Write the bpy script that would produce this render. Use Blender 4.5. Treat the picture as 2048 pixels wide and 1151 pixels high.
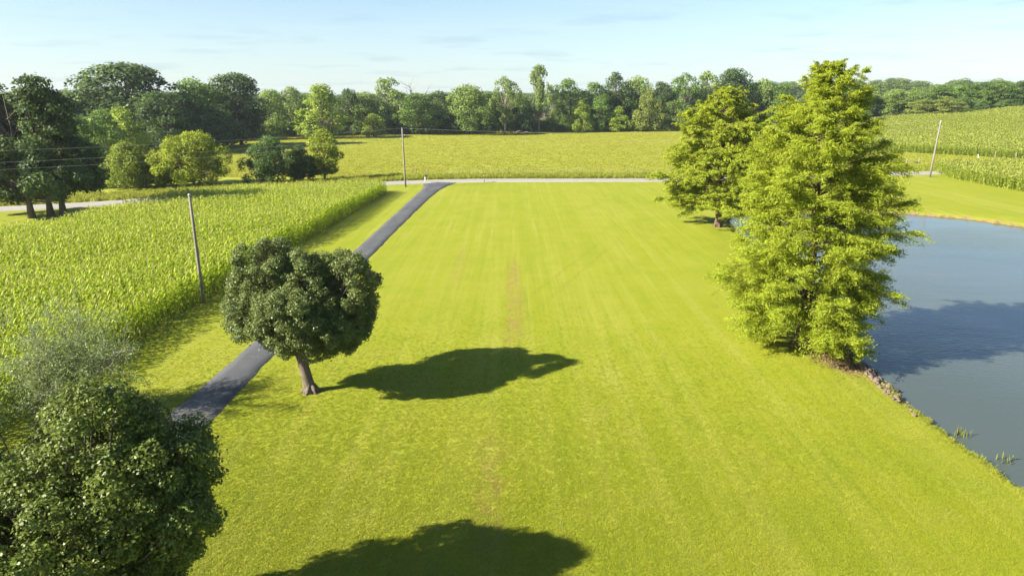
import bpy, math
import numpy as np
from math import radians, pi, sin, cos

# ------------------------------------------------------------------ scene, camera, sky, sun, exposure
sc = bpy.context.scene
for o in list(bpy.data.objects):
    bpy.data.objects.remove(o)
C = sc.collection

cam_d = bpy.data.cameras.new('camera')
cam = bpy.data.objects.new('camera', cam_d)
C.objects.link(cam)
cam.location = (0, 0, 14)
cam.rotation_euler = (radians(90 - 15.36), 0, 0)
cam_d.sensor_width = 36
cam_d.lens = 24.0
cam_d.clip_end = 12000
sc.camera = cam

SUN_EL, SUN_AZ = radians(31), radians(250.5)      # azimuth clockwise from +Y
w = bpy.data.worlds.new('World')
sc.world = w
w.use_nodes = True
wt = w.node_tree
bg = wt.nodes['Background']
sky = wt.nodes.new('ShaderNodeTexSky')
sky.sky_type = 'NISHITA'
sky.sun_disc = False
sky.sun_elevation = SUN_EL
sky.sun_rotation = SUN_AZ
sky.air_density = 1.0
sky.dust_density = 0.4
sky.ozone_density = 3.0
SKY_STRENGTH = 0.050
bg.inputs[1].default_value = SKY_STRENGTH

sun_d = bpy.data.lights.new('sun', 'SUN')
sun_d.energy = 4.9
sun_d.angle = radians(0.53)
sun_d.color = (1.0, 0.92, 0.77)
sun = bpy.data.objects.new('sun', sun_d)
C.objects.link(sun)
sun.rotation_euler = (radians(90) - SUN_EL, 0, pi - SUN_AZ)

vs = sc.view_settings
vs.view_transform = 'Standard'
vs.look = 'None'
vs.gamma = 1
vs.use_curve_mapping = False
vs.exposure = 1.92
sc.cycles.use_denoising = True
sc.cycles.max_bounces = 8
sc.cycles.transparent_max_bounces = 8
sc.cycles.volume_bounces = 0

# ------------------------------------------------------------------ helpers
def tag(o, label=None, cat=None, group=None, kind=None):
    if label: o['label'] = label
    if cat: o['category'] = cat
    if group: o['group'] = group
    if kind: o['kind'] = kind
    return o

def link(name, me, mat=None, parent=None, loc=None):
    o = bpy.data.objects.new(name, me)
    C.objects.link(o)
    if mat is not None and me is not None and not me.materials:
        me.materials.append(mat)
    if parent: o.parent = parent
    if loc is not None: o.location = loc
    return o

def empty(name, loc=(0, 0, 0), rz=0, label=None, cat=None, group=None):
    o = bpy.data.objects.new(name, None)
    o.empty_display_size = .3
    C.objects.link(o)
    o.location = loc
    o.rotation_euler = (0, 0, rz)
    return tag(o, label, cat, group)

def mesh(name, V, F, att=None, smooth=False, uv=None):
    V = np.asarray(V, np.float32); F = np.asarray(F, np.int32)
    k = F.shape[1]
    me = bpy.data.meshes.new(name)
    me.vertices.add(len(V)); me.vertices.foreach_set('co', V.ravel())
    me.loops.add(F.size); me.loops.foreach_set('vertex_index', F.ravel())
    me.polygons.add(len(F))
    me.polygons.foreach_set('loop_start', np.arange(0, F.size, k, dtype=np.int32))
    if smooth: me.polygons.foreach_set('use_smooth', np.ones(len(F), bool))
    if att is not None:
        a = me.attributes.new('v', 'FLOAT', 'POINT')
        a.data.foreach_set('value', np.asarray(att, np.float32))
    me.update(calc_edges=True)
    me.validate()
    return me

class Geo:
    """collects quads"""
    def __init__(s): s.V = []; s.F = []; s.n = 0
    def add(s, V, F):
        s.V.append(np.asarray(V, float)); s.F.append(np.asarray(F, int) + s.n); s.n += len(V)
    def tube(s, pts, rad, k=6, cap=True):
        pts = np.asarray(pts, float); n = len(pts)
        rad = np.broadcast_to(np.asarray(rad, float), (n,))
        T = np.gradient(pts, axis=0); T /= np.linalg.norm(T, axis=1)[:, None] + 1e-9
        up = np.where(np.abs(T[:, 2:3]) > .9, np.array([[1., 0, 0]]), np.array([[0, 0, 1.]]))
        A = np.cross(T, up); A /= np.linalg.norm(A, axis=1)[:, None] + 1e-9
        B = np.cross(T, A)
        a = np.arange(k) * 2 * pi / k
        V = pts[:, None] + rad[:, None, None] * (np.cos(a)[None, :, None] * A[:, None] + np.sin(a)[None, :, None] * B[:, None])
        V = V.reshape(-1, 3)
        i = np.arange(n - 1)[:, None] * k; j = np.arange(k)[None]; j2 = (j + 1) % k
        F = np.stack([i + j, i + j2, i + k + j2, i + k + j], -1).reshape(-1, 4)
        if cap:
            nv = len(V)
            V = np.vstack([V, pts[:1], pts[-1:]])
            fc = []
            for q in range(0, k, 2):
                fc.append([nv, (q + 2) % k, (q + 1) % k, q])
                b = (n - 1) * k
                fc.append([nv + 1, b + q, b + (q + 1) % k, b + (q + 2) % k])
            F = np.vstack([F, fc])
        s.add(V, F)
    def box(s, c, size, rz=0):
        x, y, z = np.asarray(size) / 2
        V = np.array([[-x, -y, -z], [x, -y, -z], [x, y, -z], [-x, y, -z], [-x, -y, z], [x, -y, z], [x, y, z], [-x, y, z]])
        if rz: V = V @ np.array([[cos(rz), sin(rz), 0], [-sin(rz), cos(rz), 0], [0, 0, 1]])
        s.add(V + np.asarray(c), [[3, 2, 1, 0], [4, 5, 6, 7], [0, 1, 5, 4], [1, 2, 6, 5], [2, 3, 7, 6], [3, 0, 4, 7]])
    def mesh(s, name, smooth=False):
        return mesh(name, np.vstack(s.V), np.vstack(s.F), smooth=smooth)

def unit(a): return a / (np.linalg.norm(a, axis=-1, keepdims=True) + 1e-9)

def leaf_mesh(name, rng, pos, nrm, L, W, axis=None, fold=.18, v=None):
    """one folded rhombic leaf (or leaf spray) per position"""
    n = len(pos); nrm = unit(nrm)
    t = rng.normal(size=(n, 3)) if axis is None else axis + rng.normal(size=(n, 3)) * .35
    t = unit(t - nrm * np.sum(t * nrm, 1, keepdims=True)); b = np.cross(nrm, t)
    s = rng.uniform(.7, 1.3, (n, 1)); l = L * s / 2; ww = W * s * rng.uniform(.8, 1.2, (n, 1)) / 2
    V = np.stack([pos - t * l, pos + b * ww - nrm * ww * fold - t * l * .15, pos + t * l, pos - b * ww - nrm * ww * fold - t * l * .15], 1).reshape(-1, 3)
    if v is None: v = rng.random(n)
    return mesh(name, V, np.arange(4 * n).reshape(-1, 4), np.repeat(v, 4))

def scatter(name, pts, rot, scl, idx, sources):
    """one object that instances small source meshes on its points (countless stuff only)"""
    me = bpy.data.meshes.new(name)
    n = len(pts)
    me.vertices.add(n); me.vertices.foreach_set('co', np.asarray(pts, np.float32).ravel())
    for nm, ty, key, arr in (('rot', 'FLOAT_VECTOR', 'vector', rot), ('scl', 'FLOAT_VECTOR', 'vector', scl), ('idx', 'INT', 'value', idx)):
        a = me.attributes.new(nm, ty, 'POINT')
        a.data.foreach_set(key, np.asarray(arr, np.int32 if ty == 'INT' else np.float32).ravel())
    o = link(name, me)
    col = bpy.data.collections.new(name + '_sources')
    for k, s in enumerate(sources):
        s.name = '%s_source_%02d' % (name, k)
        col.objects.link(s)
    ng = bpy.data.node_groups.new(name, 'GeometryNodeTree')
    ng.interface.new_socket('Geometry', in_out='INPUT', socket_type='NodeSocketGeometry')
    ng.interface.new_socket('Geometry', in_out='OUTPUT', socket_type='NodeSocketGeometry')
    N = ng.nodes.new; Lk = ng.links.new
    gi = N('NodeGroupInput'); go = N('NodeGroupOutput')
    ci = N('GeometryNodeCollectionInfo'); ci.inputs['Collection'].default_value = col
    ci.inputs['Separate Children'].default_value = True; ci.inputs['Reset Children'].default_value = True
    ip = N('GeometryNodeInstanceOnPoints'); ip.inputs['Pick Instance'].default_value = True
    def na(nm, ty):
        q = N('GeometryNodeInputNamedAttribute'); q.data_type = ty; q.inputs['Name'].default_value = nm
        return [s for s in q.outputs if s.enabled and s.name == 'Attribute'][0]
    Lk(gi.outputs[0], ip.inputs['Points']); Lk(ci.outputs[0], ip.inputs['Instance'])
    Lk(na('idx', 'INT'), ip.inputs['Instance Index'])
    e2r = N('FunctionNodeEulerToRotation'); Lk(na('rot', 'FLOAT_VECTOR'), e2r.inputs[0]); Lk(e2r.outputs[0], ip.inputs['Rotation'])
    Lk(na('scl', 'FLOAT_VECTOR'), ip.inputs['Scale'])
    Lk(ip.outputs[0], go.inputs[0])
    o.modifiers.new('scatter', 'NODES').node_group = ng
    return o

def src(me, mat):
    me.materials.append(mat)
    return bpy.data.objects.new('source', me)

# ------------------------------------------------------------------ material helpers
class NT:
    def __init__(s, nt): s.nt = nt
    def n(s, t, **kw):
        x = s.nt.nodes.new('ShaderNode' + t)
        for k, v in kw.items(): setattr(x, k, v)
        return x
    def l(s, a, b): s.nt.links.new(a, b)
    def set(s, sock, v):
        if hasattr(v, 'is_output'): s.l(v, sock)
        else: sock.default_value = v
    def math(s, op, a, b=0., c=0., clamp=False):
        x = s.n('Math', operation=op, use_clamp=clamp)
        for i, v in enumerate((a, b, c)): s.set(x.inputs[i], v)
        return x.outputs[0]
    def mix(s, f, a, b, blend='MIX'):
        x = s.n('Mix', data_type='RGBA', blend_type=blend, clamp_factor=True)
        for i, v in ((0, f), (6, a), (7, b)):
            if not hasattr(v, 'is_output') and i > 0: v = (*v, 1)
            s.set(x.inputs[i], v)
        return x.outputs[2]
    def rng(s, v, a, b, c=0., d=1.):
        x = s.n('MapRange', clamp=True)
        for i, q in enumerate((v, a, b, c, d)): s.set(x.inputs[i], q)
        return x.outputs[0]
    def noise(s, vec, scale, detail=3, rough=.55, dist=0.):
        x = s.n('TexNoise')
        s.l(vec, x.inputs['Vector'])
        x.inputs['Scale'].default_value = scale; x.inputs['Detail'].default_value = detail
        x.inputs['Roughness'].default_value = rough; x.inputs['Distortion'].default_value = dist
        return x.outputs[0]
    def scaled(s, vec, sx, sy, sz, rz=0.):
        x = s.n('Mapping'); s.l(vec, x.inputs[0]); x.inputs['Scale'].default_value = (sx, sy, sz); x.inputs['Rotation'].default_value = (0, 0, rz)
        return x.outputs[0]
    def pos(s): return s.n('NewGeometry').outputs['Position']

def mat(name):
    m = bpy.data.materials.new(name)
    m.use_nodes = True
    m.node_tree.nodes.remove(m.node_tree.nodes['Principled BSDF'])
    t = NT(m.node_tree)
    t.out = m.node_tree.nodes['Material Output']
    return m, t

def principled(t, col, rough=.7, spec=.3, normal=None):
    p = t.n('BsdfPrincipled')
    t.set(p.inputs['Base Color'], col if hasattr(col, 'is_output') else (*col, 1))
    t.set(p.inputs['Roughness'], rough)
    p.inputs['Specular IOR Level'].default_value = spec
    if normal is not None: t.l(normal, p.inputs['Normal'])
    return p

def bump(t, h, strength, dist):
    b = t.n('Bump'); b.inputs['Strength'].default_value = strength; b.inputs['Distance'].default_value = dist
    t.l(h, b.inputs['Height'])
    return b.outputs[0]

def plain(name, col, rough=.7, var=.25, scale=3., spec=.3, stretch=(1, 1, 1), bmp=0.):
    m, t = mat(name)
    tc = t.n('TexCoord').outputs['Object']
    nz = t.noise(t.scaled(tc, *stretch), scale, 4, .6)
    c = t.mix(t.rng(nz, .3, .7), tuple(np.array(col) * (1 - var)), tuple(np.minimum(np.array(col) * (1 + var), 1)))
    nrm = bump(t, nz, bmp, .02) if bmp else None
    t.l(principled(t, c, rough, spec, nrm).outputs[0], t.out.inputs[0])
    return m

def foliage(name, col=None, trans=.35, rough=.5, spec=.35, var=.45, yellow=.35, inst=0.):
    """leaf material: own colour of the tree (object colour), each leaf a little different"""
    m, t = mat(name)
    oi = t.n('ObjectInfo')
    base = oi.outputs['Color'] if col is None else t.mix(0., col, col)
    v = t.n('Attribute', attribute_name='v').outputs['Fac']
    hsv = t.n('HueSaturation')
    t.l(base, hsv.inputs['Color'])
    t.l(t.rng(v, 0, 1, 1 - var, 1 + var), hsv.inputs['Value'])
    c = hsv.outputs[0]
    if inst:
        r = oi.outputs['Random']
        c = t.mix(t.math('MULTIPLY', r, inst), c, tuple(np.array(col) * np.array([1.7, 1.45, .8])))
    ye = t.n('HueSaturation'); t.l(c, ye.inputs['Color']); ye.inputs['Hue'].default_value = .5 - .03 * yellow * 2; ye.inputs['Value'].default_value = 1.35
    p = principled(t, c, rough, spec)
    tr = t.n('BsdfTranslucent'); t.l(ye.outputs[0], tr.inputs[0])
    mx = t.n('MixShader'); mx.inputs[0].default_value = trans
    t.l(p.outputs[0], mx.inputs[1]); t.l(tr.outputs[0], mx.inputs[2])
    t.l(mx.outputs[0], t.out.inputs[0])
    return m

# ------------------------------------------------------------------ sky nodes: thin veil and faint clouds, the same all round
W = NT(wt)
dirv = W.n('TexCoord').outputs['Generated']
sx = W.n('SeparateXYZ'); W.l(dirv, sx.inputs[0])
el = W.math('MAXIMUM', sx.outputs[2], 0.)
veil = W.math('POWER', W.math('SUBTRACT', 1., W.rng(el, 0., .34)), 2.4)
skyc = W.mix(W.math('MULTIPLY', veil, .62), sky.outputs[0], (3.75, 4.65, 5.05))
# project the view direction onto a flat cloud deck
dz = W.math('ADD', el, .06)
cv = W.n('CombineXYZ')
W.l(W.math('DIVIDE', sx.outputs[0], dz), cv.inputs[0]); W.l(W.math('DIVIDE', sx.outputs[1], dz), cv.inputs[1])
c1 = W.noise(cv.outputs[0], .95, 5, .52)
c2 = W.noise(W.scaled(cv.outputs[0], .35, 1.1, 1, .2), .9, 6, .6, .6)
grey = W.math('MULTIPLY', W.rng(c1, .54, .72), .36)
wisp = W.math('MULTIPLY', W.rng(c2, .55, .8), .35)
skyc = W.mix(wisp, skyc, (4.8, 5.2, 5.4))
skyc = W.mix(grey, skyc, (2.3, 3.1, 3.7))
W.l(skyc, bg.inputs[0])

# ------------------------------------------------------------------ terrain
WATER = -.45
SHORE = np.array([(19.6, -6), (19.7, 14), (19.56, 23.1), (19.42, 25.7), (19.38, 27.4), (19.36, 29.2), (19.4, 31.4), (19.67, 33.6), (19.9, 35.7), (20.3, 38.5),
                  (20.5, 40.8), (21.2, 47), (22.3, 55), (23.6, 64), (25.0, 72), (26.0, 79), (26.6, 83), (27.8, 86.2), (30, 88), (37.9, 89.3), (46, 89.6), (52.4, 89.2),
                  (57.2, 85.4), (60.5, 79.7), (67, 69), (74, 52), (77, 30), (74, 4), (62, -10), (36, -14)], float)
CORN = np.array([(-23.1, 12), (-22.9, 28), (-22.7, 38), (-22.3, 47), (-21.9, 63), (-20.8, 73), (-19.8, 94), (-19.0, 106.5), (-21.5, 109.5), (-28, 107), (-38, 100), (-46.5, 93),
                
                 (-47.5, 79), (-47.8, 70), (-56, 65), (-80, 60), (-80, 12)], float)

def inside(P, poly):
    x, y = P[:, 0], P[:, 1]; r = np.zeros(len(P), bool); n = len(poly)
    for i in range(n):
        x1, y1 = poly[i]; x2, y2 = poly[(i + 1) % n]
        c = (y1 > y) != (y2 > y)
        with np.errstate(divide='ignore', invalid='ignore'):
            r ^= c & (x < (x2 - x1) * (y - y1) / (y2 - y1 + 1e-12) + x1)
    return r

def sdist(P, poly):
    """positive outside"""
    d = np.full(len(P), 1e9); n = len(poly)
    for i in range(n):
        a = poly[i]; b = poly[(i + 1) % n]; ab = b - a
        t = np.clip(((P - a) @ ab) / (ab @ ab), 0, 1)
        d = np.minimum(d, np.linalg.norm(P - (a + t[:, None] * ab), axis=1))
    return np.where(inside(P, poly), -d, d)

def sstep(x, a, b):
    t = np.clip((x - a) / (b - a), 0, 1)
    return t * t * (3 - 2 * t)

ROAD = np.array([(-220, 40), (-150, 62), (-100, 80), (-68, 90.6), (-58, 95.2), (-45, 104), (-33, 112.5), (-22.2, 119.8), (-18, 121.6), (-11.2, 123.4), (-2.2, 124.5), (10, 124.6),
                 (25, 124.8), (44, 127.6), (60, 130.8), (74, 135), (87, 138.6), (110, 146), (150, 156), (230, 170), (400, 190)], float)

def wobble(P, s, seed):
    x, y = P[:, 0] * s, P[:, 1] * s
    return (np.sin(x * 1.3 + seed) * np.cos(y * 1.7 + seed * 2.1) + .5 * np.sin(x * 2.9 - y * 2.3 + seed * 3) + .3 * np.sin(x * 5.1 + y * 4.7 + seed * 5)) / 1.8

def ground_z(P):
    P = np.asarray(P, float)
    x, y = P[:, 0], P[:, 1]
    s = sstep(y, 190, 340)
    z = s * np.clip((x - 100) / 17, 0, 14)
    near = (x > 5) & (x < 110) & (y > -40) & (y < 120)
    d = np.full(len(P), 50.)
    if near.any():
        d[near] = sdist(P[near], SHORE) + .22 * wobble(P[near], 1.1, 3) + .12 * wobble(P[near], 3.1, 5)
    # bank: short steep step at the waterline, then a gentle shoulder; bed falls away inside
    out = WATER + .30 * sstep(d, -.05, .45) + .15 * sstep(d, .3, 4.5)
    inn = WATER + np.maximum(d * .35, -1.6)
    z = z + np.where(d > 6, 0, np.where(d > 0, out, inn))
    # shallow swales in the pasture and a slightly raised road verge far away
    z += .5 * sstep(y, 150, 230) * wobble(P, .02, 1.7) * (1 - sstep(y, 320, 420))
    return z

def axis(segs):
    out = []
    for a, b, st in segs: out.append(np.arange(a, b, st))
    out.append([segs[-1][1]])
    return np.concatenate(out)
gx = axis([(-6000, -1500, 750), (-1500, -400, 110), (-400, -100, 12), (-100, -26, 2.5), (-26, 14, 1.0), (14, 32, .4), (32, 66, .8), (66, 110, 2), (110, 420, 12), (420, 1500, 90), (1500, 6000, 750)])
gy = axis([(-60, 8, 4), (8, 46, .5), (46, 100, .6), (100, 145, 1.5), (145, 420, 9), (420, 1500, 90), (1500, 7000, 700)])
GX, GY = np.meshgrid(gx, gy)
GP = np.stack([GX.ravel(), GY.ravel()], 1)
GZ = ground_z(GP)
nx, ny = len(gx), len(gy)
ii = (np.arange(ny - 1)[:, None] * nx + np.arange(nx - 1)[None]).ravel()
gm = mesh('ground', np.column_stack([GP, GZ]), np.stack([ii, ii + 1, ii + nx + 1, ii + nx], 1), smooth=True)
zone = np.zeros((len(GP), 4), np.float32); zone[:, 3] = 1
nearc = (GP[:, 0] > -110) & (GP[:, 0] < 0) & (GP[:, 1] < 140)
zone[nearc, 0] = 1 - sstep(sdist(GP[nearc], CORN), -1.2, .3)
ry = np.interp(GP[:, 0], ROAD[:, 0], ROAD[:, 1])
zone[:, 1] = sstep(GP[:, 1] - ry, 2.5, 5)
sd = np.full(len(GP), 50.); nb = (GP[:, 0] > 5) & (GP[:, 0] < 110) & (GP[:, 1] > -40) & (GP[:, 1] < 120)
sd[nb] = sdist(GP[nb], SHORE)
cyp_d = np.hypot((GP[:, 0] - 18.4) / 1.5, (GP[:, 1] - 37.0) / 3.0)
zone[:, 2] = np.maximum(1 - sstep(sd + .3 * wobble(GP, 1.5, 2), .1, .55), .95 * (1 - sstep(cyp_d + .25 * wobble(GP, 1.4, 9), .55, 1.15)))
WOODS = np.array([(-400, 100), (-170, 146), (-121, 168), (-117, 213), (-104, 262), (-89, 292), (-66, 300), (-5, 314), (12, 328), (30, 338), (75, 340), (110, 342), (150, 347), (180, 346), (215, 344), (234, 355), (280, 376), (420, 404),
                  (700, 470), (700, 1100), (-900, 1100), (-900, 100)], float)
zone[:, 0] = np.maximum(zone[:, 0], np.where(inside(GP, WOODS), 1., 0.))          # leaf mould under the wood
zone[:, 2] = np.maximum(zone[:, 2], .9 * (1 - sstep(sd + .35 * wobble(GP, 1.7, 6), .35, 1.0)) * sstep(GP[:, 1], 29.5, 32) * (1 - sstep(GP[:, 1], 39, 42)) * (GP[:, 0] < 30))
za = gm.attributes.new('zone', 'FLOAT_COLOR', 'POINT')
za.data.foreach_set('color', zone.ravel())

def lawn_colour(t):
    p = t.pos()
    big = t.noise(t.scaled(p, 1, .6, 0), .07, 3)
    mid = t.noise(p, .55, 4, .6)
    fine = t.noise(p, 5., 3, .65)
    streak = t.noise(t.scaled(p, 1., .018, 0), .95, 3, .6, .25)
    streak2 = t.noise(t.scaled(p, 1., .03, 0), 3.2, 2, .6, .2)
    c = t.mix(t.rng(mid, .3, .7), LAWN_A, LAWN_B)
    c = t.mix(t.math('MULTIPLY', t.rng(big, .35, .7), .55), c, LAWN_C)
    c = t.mix(t.math('MULTIPLY', t.rng(streak, .46, .64), t.rng(t.noise(t.scaled(p, 1, .5, 0), .05, 3, .6), .36, .62, .15, .9)), c, LAWN_D)
    c = t.mix(t.math('MULTIPLY', t.rng(streak2, .5, .66), t.rng(t.noise(t.scaled(p, 1, .4, 0), .08, 3, .6), .38, .6, .1, .75)), c, LAWN_E)
    pt = t.noise(t.scaled(p, 1, .7, 0), .32, 5, .7)
    c = t.mix(t.math('MULTIPLY', t.rng(pt, .50, .70), .5), c, (.145, .185, .014))
    c = t.mix(t.math('MULTIPLY', t.rng(pt, .46, .30), .35), c, (.245, .238, .055))
    # worn, reddish strip along the middle of the lawn
    s = t.n('SeparateXYZ'); t.l(p, s.inputs[0])
    wig = t.math('MULTIPLY', t.math('SUBTRACT', t.noise(t.scaled(p, 0, 1, 0), .12, 2), .5), .9)
    worn = None
    patch = t.rng(t.noise(t.scaled(p, 2.2, .9, 0), .9, 5, .75), .40, .62)
    for xc, ya, yb, hw in ((.15, 36, 63, .85), (-.8, 15, 29, .9), (-4.6, 50, 68, .7)):
        dx = t.math('ABSOLUTE', t.math('ADD', t.math('SUBTRACT', s.outputs[0], xc), wig))
        q = t.math('SUBTRACT', 1., t.rng(dx, hw * .35, hw))
        q = t.math('MULTIPLY', q, t.math('MULTIPLY', t.rng(s.outputs[1], ya, ya + 5), t.rng(s.outputs[1], yb, yb - 6)))
        worn = q if worn is None else t.math('MAXIMUM', worn, t.math('MULTIPLY', q, .55))
    worn = t.math('MULTIPLY', worn, t.math('MULTIPLY', patch, .7))
    c = t.mix(worn, c, (.22, .125, .055))
    # two faint diagonal wheel tracks
    for off in (0., 1.5):
        q = t.math('ADD', t.math('MULTIPLY', s.outputs[0], .932), t.math('ADD', t.math('MULTIPLY', s.outputs[1], -.361), 14.2 + off))
        q = t.math('ADD', q, t.math('MULTIPLY', mid, 1.2))
        tr = t.math('MULTIPLY', t.math('SUBTRACT', 1., t.rng(t.math('ABSOLUTE', q), .03, .3)), t.rng(s.outputs[1], 72, 64))
        tr = t.math('MULTIPLY', tr, t.rng(s.outputs[1], 42, 47))
        c = t.mix(t.math('MULTIPLY', t.math('MULTIPLY', tr, t.rng(mid, .35, .6)), .4), c, (.12, .150, .012))
    return t.mix(t.math('MULTIPLY', t.rng(fine, .35, .7), .25), c, (.150, .178, .010)), mid, fine

LAWN_A = (.186, .208, .013); LAWN_B = (.208, .222, .019); LAWN_C = (.168, .200, .011); LAWN_D = (.240, .248, .038); LAWN_E = (.148, .184, .009)

m_ground, t = mat('grassland')
lc, nmid, nfine = lawn_colour(t)
p = t.pos()
zs = t.n('SeparateColor'); t.l(t.n('Attribute', attribute_name='zone').outputs['Color'], zs.inputs[0])
fa = t.noise(t.scaled(p, .25, 1, 0, .08), .09, 5, .65)
fb = t.noise(t.scaled(p, .3, 1.4, 0), 1.1, 4, .7)
fcol = t.mix(t.rng(fa, .32, .68), (.195, .225, .024), (.25, .262, .038))
fcol = t.mix(t.math('MULTIPLY', t.rng(fb, .4, .7), .45), fcol, (.155, .195, .018))
c = t.mix(zs.outputs[1], lc, fcol)
soil = t.mix(t.rng(t.noise(p, 3., 4), .3, .7), (.07, .05, .03), (.12, .085, .05))
c = t.mix(zs.outputs[0], c, soil)
mud = t.mix(t.rng(t.noise(p, 6., 4, .7), .35, .65), (.10, .06, .035), (.30, .19, .11))
c = t.mix(zs.outputs[2], c, mud)
hgt = t.math('ADD', t.math('MULTIPLY', nmid, .5), t.math('ADD', t.math('MULTIPLY', nfine, .5), t.noise(p, 17., 3, .7)))
t.l(principled(t, c, .85, .1, bump(t, hgt, .6, .05)).outputs[0], t.out.inputs[0])
tag(link('ground', gm, m_ground), kind='structure')

# ------------------------------------------------------------------ pond
mw, t = mat('pond_water')
p = t.pos()
rip = t.math('ADD', t.noise(t.scaled(p, 1, 2.6, 1, .5), 1.9, 4, .6, .4), t.math('MULTIPLY', t.noise(t.scaled(p, .5, 1, 1, -.3), .35, 3), 1.2))
cw = t.mix(t.rng(t.noise(p, .05, 2), .35, .65), (.054, .068, .058), (.070, .082, .070))
pw = principled(t, cw, .07, .5, bump(t, t.math('MULTIPLY', rip, t.rng(t.noise(t.scaled(p, .5, 1, 1, .4), .09, 3), .38, .62, .35, 1.2)), .4, .045))
pw.inputs['IOR'].default_value = 1.333
t.l(pw.outputs[0], t.out.inputs[0])
wx = np.linspace(15, 82, 30); wy = np.linspace(-20, 94, 40)
WX, WY = np.meshgrid(wx, wy)
ii = (np.arange(39)[:, None] * 30 + np.arange(29)[None]).ravel()
tag(link('pond_water', mesh('pond_water', np.column_stack([WX.ravel(), WY.ravel(), np.full(WX.size, WATER)]), np.stack([ii, ii + 1, ii + 31, ii + 30], 1)), mw), kind='structure')

# ------------------------------------------------------------------ road and driveway
def ribbon(cl, wid, z, rng, jit, step=1.0):
    cl = np.asarray(cl, float)
    s = np.r_[0, np.cumsum(np.linalg.norm(np.diff(cl, axis=0), axis=1))]
    q = np.arange(0, s[-1], step)
    P = np.column_stack([np.interp(q, s, cl[:, 0]), np.interp(q, s, cl[:, 1])])
    for _ in range(6): P[1:-1] = (P[:-2] + 2 * P[1:-1] + P[2:]) / 4
    Wd = np.interp(q, s, wid) if np.ndim(wid) else np.full(len(q), wid)
    T = unit(np.gradient(P, axis=0)); N = np.column_stack([-T[:, 1], T[:, 0]])
    js = [np.convolve(rng.normal(size=len(q) + 2), [.25, .5, .25], 'valid') * jit for _ in range(2)]
    off = [(-1, -.06, js[0]), (-1, 0, js[0]), (-.5, 0, 0), (0, 0, 0), (.5, 0, 0), (1, 0, js[1]), (1, -.06, js[1])]
    rows = []
    for k, (f, dzz, j) in enumerate(off):
        e = Wd / 2 * f + (j if np.ndim(j) else 0) + (.05 * np.sign(f) if k in (0, 6) else 0)
        xy = P + N * e[:, None]
        crown = z + .03 * (1 - f * f) + dzz + ground_z(xy) * (1 if abs(cl[:, 0]).max() > 50 else 0)
        rows.append(np.column_stack([xy, crown]))
    V = np.stack(rows, 1).reshape(-1, 3); n = len(q); k = 7
    i = (np.arange(n - 1)[:, None] * k + np.arange(k - 1)[None]).ravel()
    return V, np.stack([i, i + k, i + k + 1, i + 1], 1)[:, ::-1]

rng = np.random.default_rng(4)
m_road, t = mat('pale_chip_road'); p = t.pos()
nz = t.noise(p, .8, 5, .7); n2 = t.noise(p, 30., 2)
c = t.mix(t.rng(nz, .3, .7), (.215, .205, .19), (.28, .27, .25))
c = t.mix(t.math('MULTIPLY', t.rng(n2, .45, .75), .4), c, (.16, .15, .14))
t.l(principled(t, c, .9, .2, bump(t, n2, .4, .01)).outputs[0], t.out.inputs[0])
V, F = ribbon(ROAD, 5.2, .03, rng, .06)
tag(link('road', mesh('road', V, F, smooth=False), m_road), kind='structure')

m_asph, t = mat('driveway_asphalt'); p = t.pos()
n1 = t.noise(t.scaled(p, 1, .25, 1), .9, 5, .65); n2 = t.noise(p, 60., 2); n3 = t.noise(t.scaled(p, .35, 5., 1), .55, 4, .7, .4)
c = t.mix(t.rng(n1, .3, .72), (.044, .048, .055), (.086, .088, .092))
c = t.mix(t.math('MULTIPLY', t.rng(n2, .5, .8), .5), c, (.10, .098, .095))
c = t.mix(t.math('MULTIPLY', t.rng(n3, .66, .70), .55), c, (.20, .19, .05))
s = t.n('SeparateXYZ'); t.l(p, s.inputs[0])
worn = t.math('MULTIPLY', t.rng(s.outputs[1], 33, 24), t.rng(n1, .42, .6))
c = t.mix(t.math('MULTIPLY', worn, .5), c, (.16, .145, .12))
t.l(principled(t, c, .82, .25, bump(t, n2, .5, .008)).outputs[0], t.out.inputs[0])
DRIVE = [(-14.8, -4), (-14.75, 12), (-14.75, 20), (-14.75, 28), (-14.6, 34), (-14.5, 40), (-14.35, 48), (-14.2, 61), (-13.95, 77), (-13.7, 92), (-13.5, 102), (-13.2, 110), (-12.9, 116), (-12.75, 121.4)]
DWID = [2.2, 2.2, 2.2, 2.25, 2.0, 1.95, 2.0, 2.1, 2.2, 2.4, 2.6, 2.9, 3.9, 6.2]
V, F = ribbon(DRIVE, DWID, .018, rng, .055, .4)
tag(link('driveway', mesh('driveway', V, F), m_asph), kind='structure')

m_crack = plain('grassy_crack', (.17, .17, .05), .9, .35, 9)
drv = bpy.data.objects['driveway']
for yc, x0, x1 in ((25.3, -15.6, -14.3), (29.0, -14.9, -13.9), (36.1, -15.2, -14.2), (38.0, -14.6, -13.7), (52.5, -15.0, -13.6), (69.8, -14.6, -13.3), (72.0, -14.2, -13.6), (84.2, -14.6, -12.9), (89.6, -14.2, -13.2), (94.2, -14.5, -12.6), (104, -14.2, -12.6)):
    xs = np.linspace(x0, x1, 14); yy = yc + np.cumsum(rng.normal(size=14)) * .035; wv = .022 * rng.uniform(.2, 1.6, 14)
    V = np.column_stack([np.r_[xs, xs], np.r_[yy - wv, yy + wv], np.full(28, .056)])
    link('crack', mesh('crack', V, [[i, i + 1, i + 15, i + 14] for i in range(13)]), m_crack, drv)

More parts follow.
